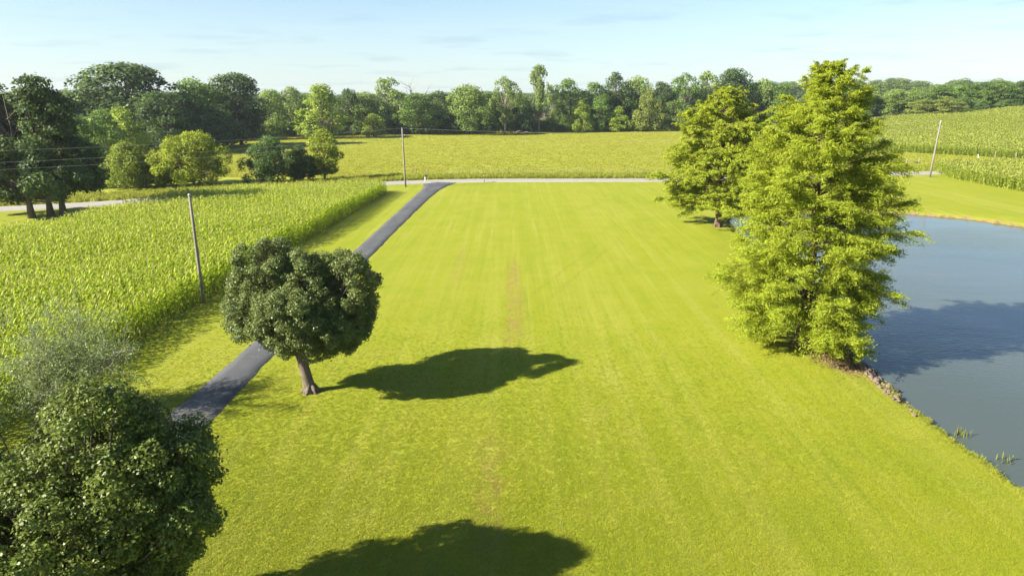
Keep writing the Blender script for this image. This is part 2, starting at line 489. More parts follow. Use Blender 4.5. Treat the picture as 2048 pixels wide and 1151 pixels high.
# ------------------------------------------------------------------ tree builder
def envelope(kind, t):
    pr = {
        'round': ([0, .1, .3, .55, .75, .9, 1], [.35, .7, .97, 1, .85, .55, .15]),
        'oak': ([0, .1, .3, .5, .75, .92, 1], [.55, .8, 1, 1, .85, .55, .2]),
        'bushy': ([0, .15, .4, .65, .85, 1], [.8, 1, .95, .8, .5, .12]),
        'poplar': ([0, .1, .3, .55, .8, 1], [.6, .95, 1, .75, .42, .08]),
        'slim': ([0, .2, .45, .6, .8, .93, 1], [.35, .5, .6, .8, 1, .7, .2]),
        'airy': ([0, .2, .45, .7, .9, 1], [.4, .65, .9, 1, .7, .2]),
        'pine': ([0, .15, .35, .6, .8, 1], [.8, 1, 1, .88, .62, .2]),
        'pear': ([0, .08, .2, .42, .62, .8, .93, 1], [.22, .46, .66, .93, 1, .88, .6, .25]),
    }[kind]
    return np.interp(t, *pr)

def make_tree(seed, kind, H, R, zb, nclump, cr, nleaf, leaf, squash=.75, lean=(0, 0), lobes=None, trunk_r=None, trunks=((0, 0),), outward=.6, up=.35, upswept=.0, aspect=.62, branch_k=5):
    rng = np.random.default_rng(seed)
    cl = []
    tries = 0
    while len(cl) < nclump and tries < nclump * 60:
        tries += 1
        if lobes is None:
            tt = rng.uniform(.03, .97); r = envelope(kind, tt) * R
            a = rng.uniform(0, 2 * pi); q = rng.uniform(.15, 1) ** .45
            wob = 1 + .16 * sin(3 * a + seed) + .12 * sin(2 * a + 5 * tt + seed * 2)
            rr = max(r * q * wob - cr * .55, 0)
            c = np.array([cos(a) * rr, sin(a) * rr, zb + tt * (H - zb - cr * .5)])
        else:
            lx, ly, lz, lr = lobes[rng.choice(len(lobes), p=np.array([l[3] ** 1.3 for l in lobes]) / sum(l[3] ** 1.3 for l in lobes))]
            d = unit(rng.normal(size=3)); d[2] = d[2] * .85
            c = np.array([lx, ly, lz]) + d * lr * rng.uniform(.25, 1) ** .5
            if c[2] < zb: continue
        if cl and min(np.linalg.norm(c - k[:3]) for k in cl) < cr * .55: continue
        cl.append(np.r_[c, cr * rng.uniform(.65, 1.25)])
    cl = np.array(cl)
    wgt = cl[:, 3] ** 2; k = rng.choice(len(cl), nleaf, p=wgt / wgt.sum())
    d = unit(rng.normal(size=(nleaf, 3)))
    ctr = cl[:, :3].mean(0)
    outd = unit(cl[k, :3] - ctr + 1e-6)
    flip = (np.sum(d * (outd + np.array([0, 0, .35])), 1) < -.25) & (rng.random(nleaf) < .8)
    d[flip] *= -1
    rad = cl[k, 3] * rng.uniform(.25, 1, nleaf) ** .45 * (1 + .22 * np.sin(d[:, 0] * 5 + k) * np.cos(d[:, 1] * 6 + k * 1.7))
    pos = cl[k, :3] + d * rad[:, None] * np.array([1, 1, squash])
    if upswept: pos[:, 2] += upswept * rng.uniform(-1, 1, nleaf) * cl[k, 3]
    pos[:, :2] += np.outer(pos[:, 2] / H, lean)
    cl[:, :2] += np.outer(cl[:, 2] / H, lean)
    nrm = d * outward + np.array([0, 0, up]) + rng.normal(size=(nleaf, 3)) * .45
    v = np.clip(.5 + .28 * rng.normal(size=nleaf) + .2 * np.sin(k * 12.9), 0, 1)
    crown = leaf_mesh('crown', rng, pos, nrm, leaf, leaf * aspect, v=v)
    g = Geo(); tr = trunk_r or H * .018
    for (bx, by) in trunks:
        n = 9; zz = np.linspace(-.25, H * .86, n)
        ax = np.column_stack([bx * (1 + .35 * zz / H * 2) + np.cumsum(rng.normal(size=n)) * tr * .35 + lean[0] * zz / H,
                              by * (1 + .35 * zz / H * 2) + np.cumsum(rng.normal(size=n)) * tr * .35 + lean[1] * zz / H, zz])
        ax[0, :2] = ax[1, :2] = [bx, by]
        rr = tr * np.interp(np.linspace(0, 1, n), [0, .06, .15, .5, 1], [1.7, 1.25, 1, .55, .1])
        g.tube(ax, rr, 8)
    g2 = Geo()
    for c in cl:
        bx, by = trunks[rng.integers(len(trunks))]
        z0 = max(zb * .75, min(c[2] * rng.uniform(.45, .75), H * .8))
        a = np.array([bx * (1 + .7 * z0 / H) + lean[0] * z0 / H, by * (1 + .7 * z0 / H) + lean[1] * z0 / H, z0])
        e = c[:3]; L = np.linalg.norm(e - a)
        m1 = a * .6 + e * .4 + rng.normal(size=3) * L * .05; m2 = a * .25 + e * .75 + rng.normal(size=3) * L * .05
        r0 = tr * np.clip(L / H * 1.1, .12, .42)
        g2.tube([a, m1, m2, e], r0 * np.array([1, .75, .45, .15]), branch_k, False)
    return crown, g.mesh('trunk', True), g2.mesh('branches', True)

m_leaf = foliage('broad_leaves', None, .42, .55, .25)
m_bark = plain('grey_bark', (.12, .095, .075), .9, .4, 4, .1, (3, 3, .6), .6)
m_bark2 = plain('pale_bark', (.22, .19, .16), .9, .3, 4, .1, (3, 3, .6), .4)
m_redbark = plain('red_brown_bark', (.125, .085, .062), .9, .4, 4, .1, (4, 4, .5), .6)

TINT = {'dk': (.068, .114, .030), 'md': (.112, .188, .036), 'lt': (.175, .246, .060), 'yl': (.200, .275, .034), 'ol': (.200, .245, .050)}

def place_tree(name, meshes, loc, rz, scale, col, label, cat='tree', group=None, bark=None):
    r = empty(name, loc, rz, label, cat, group)
    crown, trunk, br = meshes
    for nm, me, mt in (('trunk', trunk, bark or m_bark), ('branches', br, bark or m_bark), ('crown', crown, m_leaf)):
        if me is None: continue
        o = link(nm, me, mt, r)
        o.scale = scale
        if nm == 'crown': o.color = (*col, 1)
    return r

# ---- tree line kinds (built once at unit proportions: height 20, radius 7; copies share the mesh data)
KINDS = {}
for kind, n, prm in (
    ('round', 3, dict(nclump=64, cr=2.4, nleaf=9000, leaf=.62, zb=2.2)),
    ('oak', 2, dict(nclump=100, cr=2.3, nleaf=14000, leaf=.58, zb=1.8, squash=.75)),
    ('bushy', 2, dict(nclump=60, cr=2.3, nleaf=8000, leaf=.62, zb=.8)),
    ('poplar', 2, dict(nclump=64, cr=2.1, nleaf=8500, leaf=.6, zb=1.2, squash=1.1)),
    ('slim', 1, dict(nclump=46, cr=1.9, nleaf=5200, leaf=.66, zb=5.0, squash=.9)),
    ('airy', 3, dict(nclump=42, cr=2.0, nleaf=5200, leaf=.6, zb=4.0)),
    ('pine', 3, dict(nclump=80, cr=2.2, nleaf=9500, leaf=.55, zb=2.0, squash=.55)),
):
    KINDS[kind] = [make_tree(100 + 17 * i + hash(len(kind) * 7 + ord(kind[0])) % 97, kind, 20, 7, trunk_r=.30, **prm) for i in range(n)]

TREES = [
 (-108.5,200,24.5,13.1,'oak','dk','huge dark oak with the highest crown left of the field'),
 (-88.6,152,12.8,4.8,'bushy','md','low green tree in front of the huge dark oak, on its left'),
 (-90.6,163,13.2,4.6,'bushy','yl','small yellow-green tree lit up below the huge dark oak'),
 (-93.9,190,16.9,7.0,'oak','dk','dark round tree tucked against the right of the huge oak'),
 (-95.4,212,21.6,7.8,'round','md','mid green tree between the huge dark oak and the black-green oak'),
 (-87.4,225,22.7,8.3,'oak','dk','black-green oak that closes the dark group left of the field'),
 (-86.7,205,13.4,6.7,'bushy','dk','low dark tree under the black-green oak at the field corner'),
 (-90.1,262,19.1,6.3,'round','lt','pale crown peeping out right behind the black-green oak'),
 (-87.3,280,19.8,6.8,'round','lt','pale rounded tree just left of the bright yellow-green tree'),
 (-70.6,262,20.6,8.8,'bushy','yl','bright yellow-green tree at the left of the tree line'),
 (-66.2,285,18.7,4.0,'slim','dk','narrow dark tree right beside the bright yellow-green tree'),
 (-60.4,292,18.5,7.5,'round','lt','pale green tree just left of the open-crowned wispy-topped tree'),
 (-54.7,276,9.2,4.7,'bushy','yl','small yellowish bushy tree at the field edge behind the middle pole'),
 (-52.4,300,23.4,6.8,'airy','lt','open-crowned tree with a high wispy top left of the bare snag'),
 (-38.3,290,17.2,8.7,'round','md','full mid green tree just right of the bare grey snag'),
 (-31.2,305,18.2,7.4,'round','dk','darker tree filling in left of the bright round-topped tree'),
 (-18.7,292,21.4,8.3,'round','lt','bright round-topped tree above the middle of the road'),
 (-10.9,312,18.8,5.8,'bushy','md','bushy green tree between the bright round-topped and thin-topped trees'),
 (-3.0,304,23.8,5.8,'airy','lt','thin-topped airy tree left of the tallest slender tree'),
 (4.5,318,16.3,5.4,'bushy','dk','dark low tree at the left foot of the tallest slender tree'),
 (12.2,318,29.7,4.6,'slim','lt','tallest slender tree standing above the middle of the tree line'),
 (19.0,326,22.3,4.2,'airy','lt','thin pale tree just right of the tallest slender tree'),
 (27.2,330,24.4,7.0,'airy','md','open tree with pale stems, second right of the tallest slender tree'),
 (31.8,322,15.0,5.9,'poplar','yl','yellowish small tree in front of the open pale-stemmed tree'),
 (39.4,334,23.6,6.2,'round','md','mid green tree just left of the high dark crown'),
 (40.2,324,17.2,5.1,'bushy','md','smaller green tree at the field edge below the high dark crown'),
 (49.5,342,27.9,7.3,'round','dk','high dark crown right of the tree line middle, beside a pale crown'),
 (60.4,346,26.9,7.4,'round','lt','pale high crown right of the high dark crown'),
 (49.2,324,11.9,5.1,'bushy','yl','rounded bright bushy tree at the field edge right of the middle'),
 (62.6,324,19.4,6.9,'poplar','ol','olive yellow pointed tree at the field edge left of the smaller cypress'),
 (71.9,340,23.8,5.3,'round','dk','dark tree directly behind the olive yellow pointed tree'),
 (82.0,338,26.4,6.7,'airy','md','high open tree just left of the smaller cypress top'),
 (73.8,324,14.1,6.0,'bushy','lt','pale bushy tree at the field edge beside the smaller cypress'),
 (93.2,342,27.9,7.3,'round','lt','pale tree rising just above the smaller cypress top'),
 (107.8,346,29.3,9.8,'oak','dk','dark domed oak rising between the two cypress tops'),
 (121.7,346,23.8,7.4,'round','lt','pale tree between the cypresses, right of the dark domed oak'),
 (129.9,342,20.5,6.8,'round','md','mid green tree against the left edge of the big cypress top'),
 (169.3,350,19.5,7.4,'oak','dk','dark tree peeping out right of the big cypress top'),
 (185.2,360,14.5,7.6,'pine','lt','leftmost pale spreading tree of the right-hand wood'),
 (190.5,352,15.0,8.5,'pine','lt','second pale spreading tree from the left in the right-hand wood'),
 (206.5,362,15.2,9.2,'pine','lt','third pale spreading tree from the left in the right-hand wood'),
 (197.2,338,9.3,8.1,'pine','ol','low olive spreading tree left of the leaning pole top'),
 (214.5,355,15.6,9.0,'pine','md','green spreading tree straight above the leaning pole top'),
 (206.9,336,10.1,8.1,'pine','ol','low olive spreading tree just right of the leaning pole top'),
 (231.3,362,15.9,8.7,'pine','md','green spreading tree right of the low olive pair in the right-hand wood'),
 (246.8,372,15.5,7.9,'pine','dk','dark bluish tree in the middle of the right-hand wood'),
 (253.0,366,15.8,8.8,'pine','md','tall rounded tree next to the dark tree cut by the right edge'),
 (267.5,372,15.1,8.9,'pine','dk','dark rounded tree cut by the right edge of the picture'),
]
rng = np.random.default_rng(21)
cnt = {}
for (x, y, H, R, kind, tint, label) in TREES:
    i = cnt.get(kind, 0); cnt[kind] = i + 1
    ms = KINDS[kind][i % len(KINDS[kind])]
    z = float(ground_z(np.array([[x, y]]))[0])
    col = np.array(TINT[tint]) * rng.uniform(.88, 1.12)
    nm = {'oak': 'oak_tree', 'poplar': 'pointed_tree', 'slim': 'slender_tree', 'pine': 'spreading_tree'}.get(kind, 'broadleaf_tree')
    place_tree(nm, ms, (x, y, z), rng.uniform(0, 6.28), (R / 7 * 1.13, R / 7 * 1.13, H / 20), col, label,
               group='trees of the right-hand wood' if x > 150 else 'trees along the far edge of the field', bark=m_bark2 if kind in ('airy', 'slim') else m_bark)

# ---- wood behind and between them, and the far wooded rise: countless
m_fill = foliage('wood_leaves', (.098, .160, .040), inst=.75)
fill_src = []
for i, k in enumerate(('round', 'oak', 'bushy', 'pine', 'bushy')):
    me = KINDS[k][i % len(KINDS[k])][0].copy(); me.materials.clear()
    fill_src.append(src(me, m_fill))
rng = np.random.default_rng(5)
pts, scl, idx = [], [], []
EDGE = np.array([(-170, 150), (-118, 172), (-114, 215), (-100, 262), (-86, 290), (-66, 298), (-5, 312), (12, 326), (30, 336), (75, 338), (110, 340), (150, 345), (180, 344), (215, 342), (232, 352), (280, 372), (420, 400)], float)
def along(poly, n):
    s = np.r_[0, np.cumsum(np.linalg.norm(np.diff(poly, axis=0), axis=1))]
    q = rng.uniform(0, s[-1], n)
    P = np.column_stack([np.interp(q, s, poly[:, 0]), np.interp(q, s, poly[:, 1])])
    j = np.clip(np.searchsorted(s, q) - 1, 0, len(poly) - 2); T = unit(poly[j + 1] - poly[j])
    return P, np.column_stack([-T[:, 1], T[:, 0]])
P, N = along(EDGE, 420); off = rng.uniform(1, 70, 420); P = P + N * off[:, None]
hs = rng.uniform(.62, .92, 420) * np.where(P[:, 0] > 150, .78, 1)
pts.append(P); scl.append(np.column_stack([hs * rng.uniform(.8, 1.2, 420)] * 2 + [hs])); idx.append(rng.integers(0, 4, 420))
P, N = along(EDGE, 260); P[:40] = np.column_stack([rng.uniform(5, 32, 40), rng.uniform(328, 350, 40)]); P[40:] = P[40:] + N[40:] * rng.uniform(-3, 5, (220, 1))           # undergrowth at the wood's edge
hs = rng.uniform(.12, .32, 260)
pts.append(P); scl.append(np.column_stack([hs * rng.uniform(1.2, 2.0, 260)] * 2 + [hs])); idx.append(np.where(rng.random(260) < .5, 2, 4))
P = np.column_stack([rng.uniform(-1500, 1500, 900), rng.uniform(780, 1000, 900)]); hs = rng.uniform(.95, 1.25, 900)
pts.append(P); scl.append(np.column_stack([hs * 1.8] * 2 + [hs])); idx.append(rng.integers(0, 4, 900))
P = np.column_stack([rng.uniform(-190, -110, 70), rng.uniform(95, 190, 70)]); P = P[P[:, 0] < -62 - (P[:, 1] - 90) * .42]; n = len(P); hs = rng.uniform(.45, .75, n)
pts.append(P); scl.append(np.column_stack([hs] * 2 + [hs])); idx.append(rng.integers(0, 3, n))
pts = np.vstack(pts); pts = np.column_stack([pts, ground_z(pts)]); n = len(pts)
wood = scatter('woodland', pts, np.column_stack([np.zeros((n, 2)), rng.uniform(0, 6.28, n)]), np.vstack(scl), np.concatenate(idx), fill_src)
tag(wood, 'dense green wood and undergrowth filling in behind the tree line', 'wood', kind='stuff')

# ---- bare snag
def bare_tree(seed, H, R, depth=4, r0=.2, k=4):
    rng = np.random.default_rng(seed); g = Geo()
    def grow(p, d, L, r, lev):
        n = 4; pts = [p]
        for _ in range(n - 1):
            d = unit(d + rng.normal(size=3) * .14); pts.append(pts[-1] + d * L / (n - 1))
        g.tube(pts, r * np.linspace(1, .6, n), k if lev else 7, False)
        if lev >= depth: return
        for _ in range(rng.integers(2, 5)):
            q = rng.integers(1, n)
            grow(pts[q], unit(d + rng.normal(size=3) * .6 + [0, 0, .15]), L * rng.uniform(.5, .75), r * .55, lev + 1)
    grow(np.array([0, 0, -.2]), np.array([.02, 0, 1.]), H * .45, r0, 0)
    return g
sn = empty('dead_tree', (-45.0, 300, 0), 0, 'bare grey leafless tree standing in the far tree line', 'tree')
link('trunk', bare_tree(11, 28, 5, 4, .55).mesh('trunk', True), plain('dead_wood', (.36, .33, .29), .9, .2, 3), sn)

# ------------------------------------------------------------------ middle distance: trees by the road on the left
LT = make_tree(77, 'oak', 17.6, 8, 2.3, 260, 1.4, 56000, .36, squash=.7, trunk_r=.30, trunks=((-.9, -.9), (.7, .3), (1.9, .9)),
               lobes=[(-4.2, 0, 15.0, 1.6), (-3.9, 0, 13.6, 1.6), (-6.2, 0, 14.4, 1.9), (-5.9, 0, 12.6, 2.2), (-5.2, 0, 11.2, 2.4), (1.6, 0, 14.9, 1.6), (1.4, 0, 14.6, 1.9), (1.0, 0, 12.2, 2.2), (3.9, .5, 13.4, 1.2), (3.3, 0, 11.4, 1.8), (-5.5, 1, 8.5, 4.0), (0.5, 0, 8.0, 4.0), (3.4, 1, 7.4, 2.8), (-3, -1, 6.0, 4.2), (3.0, -1.5, 5.2, 3.3), (-8.5, 0, 6.0, 3.6), (4.4, 1.5, 5.2, 2.2)])
place_tree('shade_tree', LT, (-58.4, 84.5, 0), 0, (1, 1, 1), (.066, .108, .028), 'big dark tree on three trunks at the left edge beside the road')
MID = [  # x, y, height, radius, kind, seed, tint, label
 (-62.8, 113, 7.6, 4.0, 'bushy', 31, (.165, .225, .020), 'small yellowish roadside tree left of the big bright shrub'),
 (-72.5, 114, 6.4, 4.4, 'bushy', 32, (.095, .155, .026), 'dim green bush beside the big dark tree, across the road'),
 (-54.3, 117, 9.3, 6.6, 'bushy', 33, (.215, .275, .016), 'big bright yellow-green shrub beyond the corn'),
 (-59.5, 115.5, 6.2, 3.0, 'bushy', 37, (.195, .25, .018), 'lower yellowish shrub joined to the left of the big bright shrub'),
 (-42.4, 121, 8.3, 4.6, 'bushy', 34, (.075, .135, .030), 'dark green roadside shrub tree left of its bright twin'),
 (-37.8, 123, 6.6, 2.6, 'bushy', 38, (.062, .11, .026), 'low dark shrub wedged between the two roadside shrub trees'),
 (-34.3, 126, 9.5, 3.5, 'round', 35, (.195, .25, .018), 'bright upright roadside tree left of the middle pole'),
 (-78, 122, 12.5, 6, 'round', 36, (.085, .15, .026), 'taller green tree behind the dim bush at the left'),
]
for x, y, H, R, kind, seed, col, label in MID:
    ms = make_tree(seed, kind, H, R, .5 if kind == 'bushy' else .9, int(50 + R * 12), .55 + .12 * R, int(7000 + R * R * 420), .27, trunk_r=.16)
    place_tree('roadside_tree' if 'tree' in label else 'roadside_shrub', ms, (x, y, 0), 0, (1, 1, 1), col, label, 'tree' if 'tree' in label.split(' left')[0] else 'shrub', 'trees and shrubs beyond the corn')

# ------------------------------------------------------------------ pear trees
m_pear = foliage('pear_leaves', None, .28, .46, .24, .42, .2)
m_pearbark = plain('pear_bark', (.125, .10, .08), .9, .45, 5, .1, (4, 4, .7), .8)
def pear_tree(seed, H, R, nleaf, lobes, leaf):
    """round dense crown on a short trunk"""
    rng = np.random.default_rng(seed)
    g = Geo(); gb = Geo()
    n = 8; zz = np.linspace(-.1, 2.3, n)
    ax = np.column_stack([np.linspace(.28, -.12, n) + rng.normal(size=n) * .02, rng.normal(size=n) * .02, zz])
    g.tube(ax, np.interp(zz, [-.1, 0, .25, .8, 2.3], [.52, .40, .30, .25, .27]), 10)
    for k in range(6):      # root flare
        a = k * pi / 3 + .3
        g.tube([(.26 + cos(a) * .15, sin(a) * .15, .35), (.26 + cos(a) * .36, sin(a) * .36, .06), (.26 + cos(a) * .6, sin(a) * .6, -.08)], [.12, .10, .04], 6)
    cl = []
    wt = np.array([l[3] ** 2 for l in lobes]); wt /= wt.sum()
    for _ in range(14000):
        if len(cl) >= 440: break
        lx, ly, lz, lr = lobes[rng.choice(len(lobes), p=wt)]
        d = unit(rng.normal(size=3)); c = np.array([lx, ly, lz]) + d * lr * rng.uniform(.35, 1) ** .4 * np.array([1, 1, .95])
        if c[2] < 2.0 or (cl and min(np.linalg.norm(c - q[:3]) for q in cl) < .28): continue
        cl.append(np.r_[c, rng.uniform(.26, .54)])
    cl = np.array(cl)
    for c in cl:
        st = np.array([-.12, 0, 1.9 + .22 * max(c[2] - 2.2, 0) * rng.uniform(.2, 1)]); e = c[:3]; L = np.linalg.norm(e - st)
        md = st * .5 + e * .5 + np.array([e[0], e[1], -.4]) * .10
        gb.tube([st, (st + md) / 2 + rng.normal(size=3) * .04, md, e], np.array([.055, .042, .028, .010]) * (.6 + .12 * L), 5, False)
    wl = cl[:, 3] ** 2; k = rng.choice(len(cl), nleaf, p=wl / wl.sum())
    d = unit(rng.normal(size=(nleaf, 3))); ctr = np.array([0, 0, 4.2]); outd = unit(cl[k, :3] - ctr)
    flip = (np.sum(d * (outd + [0, 0, .3]), 1) < -.2) & (rng.random(nleaf) < .8); d[flip] *= -1
    rad = cl[k, 3] * rng.uniform(.2, 1, nleaf) ** .4 * (1 + .25 * np.sin(d[:, 0] * 5 + k) * np.cos(d[:, 2] * 6 + k * 1.7))
    stray = rng.random(nleaf) < .035; rad[stray] *= rng.uniform(1.1, 1.5, stray.sum())
    P = cl[k, :3] + d * rad[:, None]
    P[:, 2] += np.where(d[:, 2] > 0, .12 * np.sin(k * 3.3), 0)
    v = np.clip(.5 + .26 * rng.normal(size=nleaf) + .12 * np.sin(k * 12.9), 0, 1)
    crown = leaf_mesh('crown', rng, P, d * .55 + np.array([0, 0, .45]) + rng.normal(size=(nleaf, 3)) * .5, leaf, leaf * .64, v=v)
    return crown, g.mesh('trunk', True), gb.mesh('branches', True)

def place_pear(ms, loc, rz, col, label, scale=(1, 1, 1)):
    r = empty('pear_tree', loc, rz, label, 'tree', 'pear trees along the driveway')
    for nm, me, mt in (('trunk', ms[1], m_pearbark), ('branches', ms[2], m_pearbark), ('crown', ms[0], m_pear)):
        o = link(nm, me, mt, r); o.scale = scale
        if nm == 'crown': o.color = (*col, 1)
PL1 = [(-1.5, .2, 6.25, 1.45), (-1.9, -.3, 4.4, 1.55), (2.1, .5, 5.2, 1.75), (2.2, 0, 3.7, 1.4), (.6, 1.7, 4.9, 1.5), (.1, -1.5, 4.3, 1.6), (-.3, 0, 2.7, 1.1), (1.3, -1.4, 3.6, 1.3), (-1.3, 1.3, 5.9, 1.2), (.35, .4, 5.65, 1.4), (.3, -.4, 5.2, 1.4)]
PL2 = [(.5, .4, 5.85, 1.45), (-1.7, .3, 5.3, 1.5), (1.7, -.3, 4.4, 1.5), (0, -1.5, 4.6, 1.6), (-1.6, -1, 3.6, 1.4), (.2, 1.3, 4.9, 1.6), (1.4, 1.0, 3.6, 1.3), (0, 0, 2.7, 1.3), (-1.0, .2, 2.9, 1.5), (1.0, .2, 2.8, 1.3), (0, -.8, 3.0, 1.5), (1.75, .7, 5.0, 1.45), (1.9, .2, 4.2, 1.4)]
place_pear(pear_tree(8, 7.7, 3.55, 240000, PL1, .088), (-10.3, 31.5, 0), 0, (.120, .156, .042), 'whole rounded pear tree with a pale trunk on the lawn beside the driveway')
place_pear(pear_tree(9, 7.75, 3.35, 190000, PL2, .090), (-10.75, 14.5, 0), 0, (.112, .150, .026), 'nearest pear tree, its leafy crown cut by the lower left corner', (1.03, 1.0, 1.01))

# ------------------------------------------------------------------ cypresses
m_cyp = foliage('cypress_needles', None, .48, .6, .2, .35, .4)
def cypress(seed, H, R, nb, per, leafL, leafW, zb=1.2):
    rng = np.random.default_rng(seed)
    g = Geo(); gb = Geo(); P = []; A = []; Nn = []; v = []
    n = 12; zz = np.linspace(-.3, H * .97, n)
    ax = np.column_stack([np.cumsum(rng.normal(size=n)) * .05, np.cumsum(rng.normal(size=n)) * .05, zz]); ax[:2, :2] = 0
    g.tube(ax, .022 * H * np.interp(zz / H, [-.1, 0, .04, .12, .5, 1], [2.2, 1.8, 1.25, 1, .5, .06]), 10)
    for k in range(7):
        a = k * .9 + .2; q = .022 * H
        g.tube([(cos(a) * q * .6, sin(a) * q * .6, q * 3), (cos(a) * q * 1.5, sin(a) * q * 1.5, q * .6), (cos(a) * q * 2.4, sin(a) * q * 2.4, -.2)], [q * .5, q * .4, q * .2], 6)
    ga = 2.39996
    lump = rng.normal(size=(6, 2))
    for i in range(nb):
        t = (i + rng.random()) / nb
        z = zb + (H * .985 - zb) * t ** .92
        a = i * ga + rng.normal() * .35
        env = np.interp(t, [0, .08, .22, .45, .64, .82, .92, 1], [.84, .97, 1, .96, .74, .44, .25, .06]) * R
        env *= 1 + .06 * sin(2 * a + lump[0, 0] * 3 + 4 * t) + .08 * sin(3 * a + lump[1, 0] * 3 - 7 * t) + rng.normal() * .13
        base = np.array([np.interp(z, zz, ax[:, 0]), np.interp(z, zz, ax[:, 1]), z])
        out = np.array([cos(a), sin(a), 0])
        rise = np.interp(t, [0, .3, .8, 1], [.02, .14, .55, 1.4])
        s = np.linspace(0, 1, 6)
        br = base + np.outer(s, out) * env + np.outer(s * rise * env - .10 * env * s ** 2 + .05 * env * s ** 4, [0, 0, 1])
        br += np.cumsum(rng.normal(size=(6, 3)) * .012 * env, 0) * s[:, None]
        gb.tube(br, (.008 + .011 * env) * np.linspace(1, .15, 6), 5, False)
        side = np.cross(out, [0, 0, 1])
        nt = max(4, int(per * (.35 + env / R)))
        for k in range(nt):
            q = rng.uniform(.22, 1.0) ** .8
            b0 = np.array([np.interp(q, s, br[:, c]) for c in range(3)])
            sg = rng.choice([-1, 1]); tl = env * (.38 * (1.12 - q) + .10) * rng.uniform(.6, 1.25) + .15
            d = unit(out * rng.uniform(.35, 1.) + side * sg * rng.uniform(.25, .95) + np.array([0, 0, rng.uniform(-.5, .6)]))
            m_ = int(60 * (.5 + tl))
            u = rng.uniform(0, 1, m_)
            spread = .05 + .075 * tl
            pp = b0 + d * (u * tl)[:, None] + rng.normal(size=(m_, 3)) * spread * np.array([1, 1, .45]); pp[:, 2] -= .22 * tl * u ** 2
            P.append(pp); A.append(np.tile(d, (m_, 1)) + rng.normal(size=(m_, 3)) * .4); Nn.append(np.tile(np.array([0, 0, .7]), (m_, 1)) + rng.normal(size=(m_, 3)) * .55 + out * .25)
            v.append(np.clip(rng.normal(.5, .2, m_) + rng.normal() * .13, 0, 1))
    P = np.vstack(P); A = np.vstack(A); Nn = np.vstack(Nn); v = np.concatenate(v)
    print('cypress leaves', len(P))
    return leaf_mesh('crown', rng, P, Nn, leafL, leafW, axis=A, v=v), g.mesh('trunk', True), gb.mesh('branches', True)
def place_cyp(ms, loc, col, label):
    r = empty('cypress_tree', loc, 0, label, 'tree', 'cypress trees beside the pond')
    for nm, me, mt in (('trunk', ms[1], m_redbark), ('branches', ms[2], m_redbark), ('crown', ms[0], m_cyp)):
        o = link(nm, me, mt, r)
        if nm == 'crown': o.color = (*col, 1)
place_cyp(cypress(3, 16.0, 4.1, 215, 18, .20, .038, .8), (17.25, 38.3, -.12), (.255, .315, .026), 'large feathery cypress leaning over the pond edge, the nearer and taller one')
place_cyp(cypress(14, 15.2, 5.6, 155, 8, .36, .082, 2.1), (23.9, 78.2, -.15), (.250, .308, .026), 'smaller-looking cypress at the far end of the pond, behind the large one')

# ------------------------------------------------------------------ thin grey-green tree in front of the corn
wt_ = empty('thin_tree', (-20.9, 28.7, 0), .4, 'wispy half-bare grey-green tree in front of the corn', 'tree')
g = Geo(); rng = np.random.default_rng(12); tips = []
def twig(p, d, L, r, lev):
    pts = [p]
    for _ in range(4):
        d = unit(d + rng.normal(size=3) * .16); pts.append(pts[-1] + d * L / 4)
    g.tube(pts, r * np.linspace(1, .45, 5), 4 if lev > 1 else 6, False)
    if lev >= 2: tips.append(np.array(pts))
    if lev >= 4: return
    for _ in range(rng.integers(3, 5) if lev else 9):
        q = rng.integers(1, 5)
        twig(pts[q], unit(d * .8 + rng.normal(size=3) * .62 + [0, 0, .12]), L * rng.uniform(.5, .78), r * .52, lev + 1)
for k in range(4):
    twig(np.array([.1 * k - .15, .08 * (k % 2), -.05]), unit(np.array([rng.normal() * .5, rng.normal() * .5, 1.6])), 2.75, .06, 0)
link('branches', g.mesh('branches', True), plain('grey_twigs', (.19, .18, .15), .9, .2, 4), wt_)
tp = np.array(tips); k = rng.integers(0, len(tp), 24000); j = rng.integers(1, 5, 24000)
pp = tp[k, j] + rng.normal(size=(24000, 3)) * .10
lm = foliage('thin_grey_leaves', (.175, .245, .070), .35, .5, .3, .35)
link('crown', leaf_mesh('crown', rng, pp, rng.normal(size=(24000, 3)) + [0, 0, .6], .085, .04), lm, wt_)

# ------------------------------------------------------------------ corn
def corn_material(name, lo, hi, dry):
    m_, t = mat(name)
    v = t.n('Attribute', attribute_name='v').outputs['Fac']
    oi = t.n('ObjectInfo').outputs['Random']
    c = t.mix(v, lo, hi)
    c = t.mix(t.math('MULTIPLY', oi, .5), c, dry)
    c = t.mix(t.rng(v, .965, 1.), c, (.34, .30, .13))
    pb = principled(t, c, .5, .18)
    tr = t.n('BsdfTranslucent'); t.l(t.mix(.4, c, (.38, .48, .015)), tr.inputs[0])
    mx = t.n('MixShader'); mx.inputs[0].default_value = .42; t.l(pb.outputs[0], mx.inputs[1]); t.l(tr.outputs[0], mx.inputs[2]); t.l(mx.outputs[0], t.out.inputs[0])
    return m_
m_corn = corn_material('corn_leaves', (.170, .270, .010), (.330, .430, .018), (.37, .42, .035))

